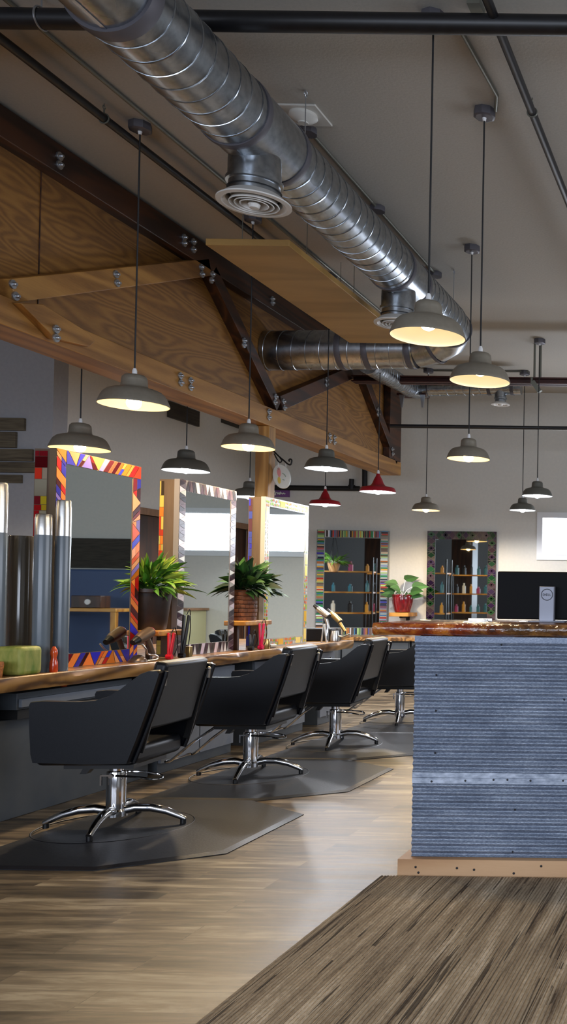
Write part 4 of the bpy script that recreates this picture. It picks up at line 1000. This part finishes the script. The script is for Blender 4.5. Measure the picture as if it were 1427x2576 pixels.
def dryer(c, ax, hd, m, m2, label, L=.13, r=.034):
    c, ax, hd = Vector(c), Vector(ax).normalized(), Vector(hd).normalized(); t = thing('hair_dryer', label, 'hair dryer', c)
    bm = B(); tube(bm, [c-ax*L*.5, c-ax*L*.45, c+ax*L*.2, c+ax*L*.5], [r*.8, r, r, r*.78], 24); obj('barrel', bm, m, t)
    bm = B(); tube(bm, [c-ax*L*.52, c-ax*L*.49], [r*.86, r*.92], 24); obj('rear_ring', bm, m2, t)
    bm = B(); tube(bm, [c-ax*L*.1+hd*r*.6, c-ax*L*.1+hd*.08, c-ax*L*.05+hd*.15], [.017, .016, .014], 14); obj('handle', bm, m, t)
    bm = B(); tube(bm, [c+ax*L*.5, c+ax*L*.6, c+ax*L*.85], [r*.74, r*.7, r*.5], 20); obj('nozzle', bm, MT['blackplastic'], t)
    return t
dryer((-3.575, 5.86, .915), (-.05, -.9, -.35), (.03, .55, -.83), MT['brownplastic'], MT['pinkplastic'], 'taupe hair dryer with a pink rear ring resting on a wire stand')
t = thing('wire_dryer_stand', 'bent silver wire stand holding the taupe hair dryer', 'stand', (-3.57, 5.85, WT))
bm = B(); tube(bm, curve([(-3.535, 5.775, .865), (-3.535, 5.82, .83), (-3.555, 5.87, .80), (-3.55, 5.93, .792), (-3.55, 5.965, .775), (-3.552, 5.93, .761), (-3.57, 5.82, .761)], 6), .0055, 8); obj('wire', bm, MT['steel'], t)
bm = B(); lathe(bm, [(0,0),(.052,0),(.05,.012),(.022,.04),(0,.045)], (-3.585, 5.82, WT), 24); obj('base', bm, MT['brownplastic'], t)
dryer((-3.60, 5.66, .875), (.3, -.8, .3), (0, .2, -.98), MT['brownplastic'], MT['ink'], 'taupe hair dryer standing in front of the orange and blue mosaic mirror', .12, .03) if False else None
bm = B(); lathe(bm, [(0,0),(.032,0),(.034,.006),(.034,.07),(.032,.074),(.03,.07),(.03,.008),(0,.008)], (-3.575, 7.40, WT), 24); tag(obj('gold_tin', bm, MT['gold']), 'small gold tin on the worktop in front of the dotted mosaic mirror', 'tin')
bm = B(); tube(bm, [(-3.59, 7.50, WT+.016), (-3.57, 7.56, WT+.016)], [.015, .015], 14); tag(obj('rolled_cloth', bm, MT['plastic_white'], bevel=.003), 'small rolled white cloth beside the gold tin', 'cloth')
bm = B(); box(bm, (-3.86, 8.42, WT), (-3.545, 8.50, WT+.135)) if False else box(bm, (-3.98, 8.7, WT), (-3.60, 8.93, WT+.115))
tag(obj('tool_case', bm, MT['leather'], bevel=.01), 'black leather tool case on the far end of the worktop', 'case')
TC = WT+.115
dryer((-3.72, 8.80, TC+.145), (-.75, .05, .55), (.3, .0, -.95), MT['steel'], MT['ink'], 'silver hair dryer on the black tool case, its barrel tilted up left', .13, .03)
dryer((-3.64, 8.88, TC+.1), (-.7, .1, .6), (.55, .0, -.8), MT['gold'], MT['ink'], 'golden hair dryer on the black tool case, right beside the silver one', .13, .026)
t = thing('steel_pitcher', 'polished steel pitcher on the far end of the worktop', 'pitcher', (-3.572, 8.70, WT))
bm = B(); lathe(bm, [(0,0),(.036,0),(.04,.005),(.041,.03),(.034,.075),(.03,.098),(.027,.098),(.03,.07),(.036,.03),(.03,.008),(0,.008)], (-3.572, 8.70, WT), 28); obj('body', bm, MT['steel'], t)
bm = B(); tube(bm, curve([(-3.535, 8.70, WT+.05), (-3.50, 8.71, WT+.045), (-3.47, 8.73, WT+.062), (-3.45, 8.74, WT+.07)], 6), [.008]*19, 8); obj('handle', bm, MT['steel'], t)
t = thing('steel_tongs', 'steel tongs standing open like an A beside the pitcher', 'tongs', (-3.6, 8.45, WT))
for k in (-1, 1): bm = B(); bar(bm, (-3.585+k*.022, 8.50, WT), (-3.585+k*.003, 8.50, WT+.165), (0,1,0), .02, .009); obj('arm', bm, MT['steel'], t, bevel=.003)
bm = B(); lathe(bm, [(0,0),(.013,0),(.014,.01),(.014,.11),(.01,.13),(.008,.155),(0,.156)], (-3.60, 8.60, WT), 20); tag(obj('spray_bottle', bm, MT['chrome']), 'slim chrome spray bottle between the tongs and the pitcher', 'bottle')

# ================================================================ SIGNS AND BOARDS
br = thing('hanging_sign_bracket', 'black scrolled iron bracket sticking out from the timber post', 'bracket', (TX, 8.6, 2.3))
Y_ = 8.62
def q(x, y): return PY(x, y, Y_)
bm = B(); e0 = q(688, 1133)
tube(bm, curve([q(689,1135), q(703,1149), q(716,1160), q(724,1167), q(731,1169), (q(734,1162)), q(734,1157), q(730,1155), q(727,1158), q(729,1161)], 5), .007, 8); obj('arm_scroll', bm, MT['iron'], br)
bm = B(); tube(bm, curve([q(690,1141), q(696,1153), q(701,1161), q(706,1163), q(709,1159), q(708,1155), q(705,1154)], 5), .006, 8); obj('brace_scroll', bm, MT['iron'], br)
sg = thing('hanging_oval_sign', 'white oval sign with a pink and yellow emblem hanging from the iron bracket', 'sign', tuple(q(708, 1198)))
def oval(cx, cy, a, b, tilt, yoff, th=.02, n=40):
    bm = B(); pts = []
    for k in range(n):
        s_ = 2*PI*k/n; x, y = a*math.cos(s_), b*math.sin(s_); pts.append(PY(cx+x*math.cos(tilt)-y*math.sin(tilt), cy+x*math.sin(tilt)+y*math.cos(tilt), Y_+yoff))
    prism(bm, pts, (0, th, 0)); return bm
oo = obj('oval_board', oval(708, 1198.5, 21.5, 31, -.26, 0), MT['signwhite'], sg, bevel=.003)
for nm, cx, cy, a, b, m in (('emblem_pink', 702, 1188, 4.6, 12, 'pink'), ('emblem_yellow', 702.5, 1208, 4, 9, 'yellow')): obj(nm, oval(cx, cy, a, b, -.1, -.002, .002, 16), MT[m], oo)
bm = B()
for pts in ([(710,1190),(716,1194),(719,1199)], [(711,1206),(716,1208)], [(699,1178),(703,1183)]): tube(bm, [PY(x, y, Y_-.003) for x, y in pts], .003, 5)
obj('lettering', bm, M('faded_green_ink', (130,150,130), .6), oo)
for x in (700, 719): bm = B(); tube(bm, [q(x, 1166 if x > 710 else 1160), q(x+.5, 1174)], .0035, 6); obj('hook', bm, MT['white'], sg)
pg = thing('purple_sign', 'small purple sign with pale script lettering fixed behind the timber post', 'sign', tuple(PY(706, 1240, 12.83)))
bm = B(); a, b = PY(680, 1231, 12.86), PY(726, 1250, 12.86); box(bm, (a.x, 12.85, b.z), (b.x, 12.9, a.z)); brd = obj('board', bm, MT['purple'], pg)
bm = B(); tube(bm, curve([PY(x, y, 12.845) for x, y in ((689,1242),(691,1235),(694,1245),(692,1243),(697,1238),(699,1243),(702,1239),(703,1244),(706,1237),(706,1243),(709,1240),(711,1243),(714,1240),(716,1243),(718,1241))], 4), .006, 5); obj('script_lettering', bm, MT['signwhite'], brd)
# reclaimed boards on the alcove wall, each plank a thing
for k, (x0, x1, y0, y1) in enumerate(((-60,60,1050,1083), (-60,38,1085,1126), (-60,80,1128,1160), (-60,91,1161,1189), (-60,52,1193,1215))):
    a, b = PY(x0, y0, 8.97), PY(x1, y1, 8.97); bm = B(); box(bm, (a.x, 8.965, b.z), (b.x, 8.999, a.z))
    tag(obj('wall_mounted_plank', bm, MT['barn'], bevel=.003), ['weathered plank on the grey alcove wall, topmost of the five', 'shortest weathered plank on the alcove wall, second from the top', 'weathered plank on the alcove wall, middle one of the five', 'longest weathered plank on the alcove wall, second from the bottom', 'weathered plank on the alcove wall, lowest of the five'][k], 'plank', 'weathered wall planks')
for (x0, x1, y0, y1, lb) in ((420,497,1016,1068,'dark plank high on the left wall behind the nearest pendant lamp'), (556,632,1049,1082,'dark plank high on the left wall just left of the timber post')):
    a, b = PX(x0, (y0+y1)/2, XL), PX(x1, (y0+y1)/2, XL); h = (y1-y0-8)/2400*(a.y+b.y)/2*.5; zc = (a.z+b.z)/2; bm = B(); box(bm, (XL, a.y, zc-h*.9), (XL+.03, b.y, zc+h*.9))
    tag(obj('wall_mounted_plank', bm, MT['barn_dark'], bevel=.003), lb, 'plank')
p = PX(407, 1376, XL-.06); bm = B(); box(bm, (XL-.07, p.y-.05, p.z-.07), (XL-.055, p.y+.05, p.z+.07)); tag(obj('door_sign', bm, MT['plastic_white']), 'small pale notice on the brown door behind the light green plant', 'sign')

# ================================================================ FAR WALL WORKTOP
bm = B(); box(bm, (-5.9, 12.3, .59), (-2.3, 12.895, .64)); tag(obj('far_worktop', bm, MT['slab'], bevel=.008), 'low wooden worktop along the far wall under the leaning mirrors', 'worktop')
for k in range(4):
    x = -5.88+.9*k; t = thing('base_cabinet', ['grey cabinet under the far worktop behind the timber post', 'grey cabinet under the far worktop behind the third chair', 'grey cabinet under the far worktop between the last two chairs', 'grey cabinet under the far worktop behind the corrugated counter'][k], 'cabinet', (x+.44, 12.35, 0), 0, 'cabinets under the far worktop')
    bm = B(); box(bm, (x, 12.37, .0), (x+.88, 12.88, .589)); obj('carcass', bm, MT['cab'], t)
    for j in (0, 1):
        bm = B(); box(bm, (x+.01+.435*j, 12.35, .06), (x+.43+.435*j, 12.37, .57)); d = obj('door', bm, MT['cab'], t, bevel=.003)
        bm = B(); sphere(bm, (x+(.4 if j == 0 else .48), 12.34, .36), .014, 10); obj('knob', bm, MT['chrome'], d)
# ---------------------------------------------------------------- seen in the mirrors only
bm = B(); box(bm, (.35, 12.85, 1.5), (1.9, 12.89, 1.9)); tag(obj('wall_mounted_plank', bm, MT['barn_dark'], bevel=.003), 'broad dark plank on the far wall, reflected in the orange and blue mirror', 'plank')
bm = B(); box(bm, (.3, 12.72, .0), (1.9, 12.84, 1.48)); tag(obj('padded_panel', bm, MT['bluepad'], bevel=.03), 'blue padded panel against the far wall, reflected in the orange and blue mirror', 'panel')
t = thing('side_table', 'light wooden open table in front of the blue padded panel', 'table', (1.0, 12.2, 0))
bm = B(); box(bm, (.3, 11.9, .93), (1.7, 12.5, .97)); obj('table_top', bm, MT['shelfwood'], t, bevel=.004)
for x in (.34, 1.66):
    for y in (11.94, 12.46): bm = B(); box(bm, (x-.03, y-.03, 0), (x+.03, y+.03, .93)); obj('leg', bm, MT['shelfwood'], t)
t = thing('table_radio', 'small wooden radio with a round white dial on the light wooden table', 'radio', (.8, 12.2, .97))
bm = B(); box(bm, (.62, 12.1, .97), (1.0, 12.3, 1.13)); obj('case', bm, MT['door_wood'], t, bevel=.01)
bm = B(); cyl(bm, (.78, 12.1, 1.05), (.78, 12.085, 1.05), .035, 20); obj('dial', bm, MT['white'], t)
t = thing('beige_cabinet', 'pale beige cabinet against the far wall right of the bright window', 'cabinet', (-.1, 12.6, 0))
bm = B(); box(bm, (-.3, 12.4, 0), (.1, 12.88, .95)); obj('carcass', bm, MT['beige'], t, bevel=.004); bm = B(); box(bm, (-.33, 12.37, .95), (.13, 12.89, .98)); obj('top', bm, MT['trimwood'], t)
# retail shelving in the alcove at left of the camera
def rack(x, y, w, h, label, depth=.4):
    t = thing('retail_rack', label, 'rack', (x, y, 0))
    for sx in (-w/2, w/2):
        for sy in (0, depth): bm = B(); box(bm, (x+sx-.015, y+sy-.015, 0), (x+sx+.015, y+sy+.015, h)); obj('post', bm, MT['black'], t)
    for z in (.35, .8, 1.25, 1.7): bm = B(); box(bm, (x-w/2, y, z-.03), (x+w/2, y+depth, z)); obj('shelf', bm, MT['shelfwood'], t)
    return t
rack(-6.2, 2.4, 1.0, 1.75, 'black framed retail rack with wooden shelves at left of the entrance')
rack(-7.1, 4.1, 1.7, 2.0, 'black framed retail rack with wooden shelves deep in the alcove')
r = random.Random(3)
_bc = [M('bottle_%d' % i, c, .3) for i, c in enumerate([(220,220,215),(30,30,34),(160,60,110),(60,120,140),(200,150,60)])]
bottle = None; nb = 0
for (rx, ry, w) in ((-6.2, 2.4, 1.0), (-7.1, 4.1, 1.7)):
    for z in (.8, 1.25, 1.7):
        for k in range(5):
            bm = B(); h = r.uniform(.16, .26); rad = r.uniform(.035, .05); lathe(bm, [(0,0),(rad,0),(rad,h*.7),(rad*.5,h*.8),(rad*.45,h),(0,h)], (rx-w/2+.15+(w-.3)*k/4, ry+.2, z+.002), 14)
            tag(obj('product_bottle', bm, _bc[r.randrange(5)]), 'hair product bottle standing on a black framed retail rack', 'bottle', 'bottles on the retail racks')
bm = B(); box(bm, (-6.95, 1.2, 0), (-6.42, 1.7, CEIL)); struct('column_front', bm, MT['door_wood'])
t = thing('hanging_fern', 'green fern hanging from the ceiling in the alcove', 'plant', (-6.85, 5.45, 1.7))
bm = B(); lathe(bm, [(0,0),(.08,0),(.13,.18),(.12,.18),(0,.16)], (-6.85, 5.45, 1.65), 20); obj('pot', bm, MT['basewood'], t)
bm = B(); [cyl(bm, (-6.85+.12*math.cos(a), 5.45+.12*math.sin(a), 1.82), (-6.85, 5.45, 2.5), .004, 5) for a in (0, 2.1, 4.2)]; cyl(bm, (-6.85, 5.45, 2.5), (-6.85, 5.45, CEIL), .004, 5); obj('hanger', bm, MT['cordm'], t)
foliage(t, (-6.85, 5.45, 1.82), 90, random.Random(6), (.15,.3), (.02,.035), .22, .6, [(80,140,40),(110,160,50)])

# ================================================================ LIGHT
def area(loc, aim, sx, sy, e, c):
    L = bpy.data.lights.new('window_or_fill_light', 'AREA'); L.shape = 'RECTANGLE'; L.size, L.size_y, L.energy = sx, sy, e; L.color = lin(c)[:3]
    o = bpy.data.objects.new('window_or_fill_light', L); COL.objects.link(o); o.location = loc; o.rotation_euler = (Vector(aim)-Vector(loc)).to_track_quat('-Z', 'Y').to_euler(); return o
for h in fw: area(((h[0]+h[1])/2, YF+.05, 1.8), ((h[0]+h[1])/2, 3, 1.5), 2.6, 2.1, 112, (226,236,255))
area((-1.2, WFAR-.06, 2.0), (-1.6, 8, .8), 2.6, .5, 70, (232,240,255))
area((XRI-.1, 5.5, 2.2), (-3, 5.5, 1.2), 6, 1.6, 190, (232,240,255))  # added side fill for the island; the right wall has no window
w = bpy.data.worlds.new('world'); w.use_nodes = True; SC.world = w
w.node_tree.nodes['Background'].inputs[0].default_value = (.7, .8, 1, 1); w.node_tree.nodes['Background'].inputs[1].default_value = .6
SC.view_settings.view_transform = 'Standard'; SC.view_settings.look = 'None'; SC.view_settings.exposure = -.08; SC.view_settings.gamma = 1
SC.cycles.max_bounces = 8; SC.cycles.diffuse_bounces = 4; SC.cycles.glossy_bounces = 4; SC.cycles.sample_clamp_indirect = 4
SC.cycles.caustics_reflective = False; SC.cycles.caustics_refractive = False
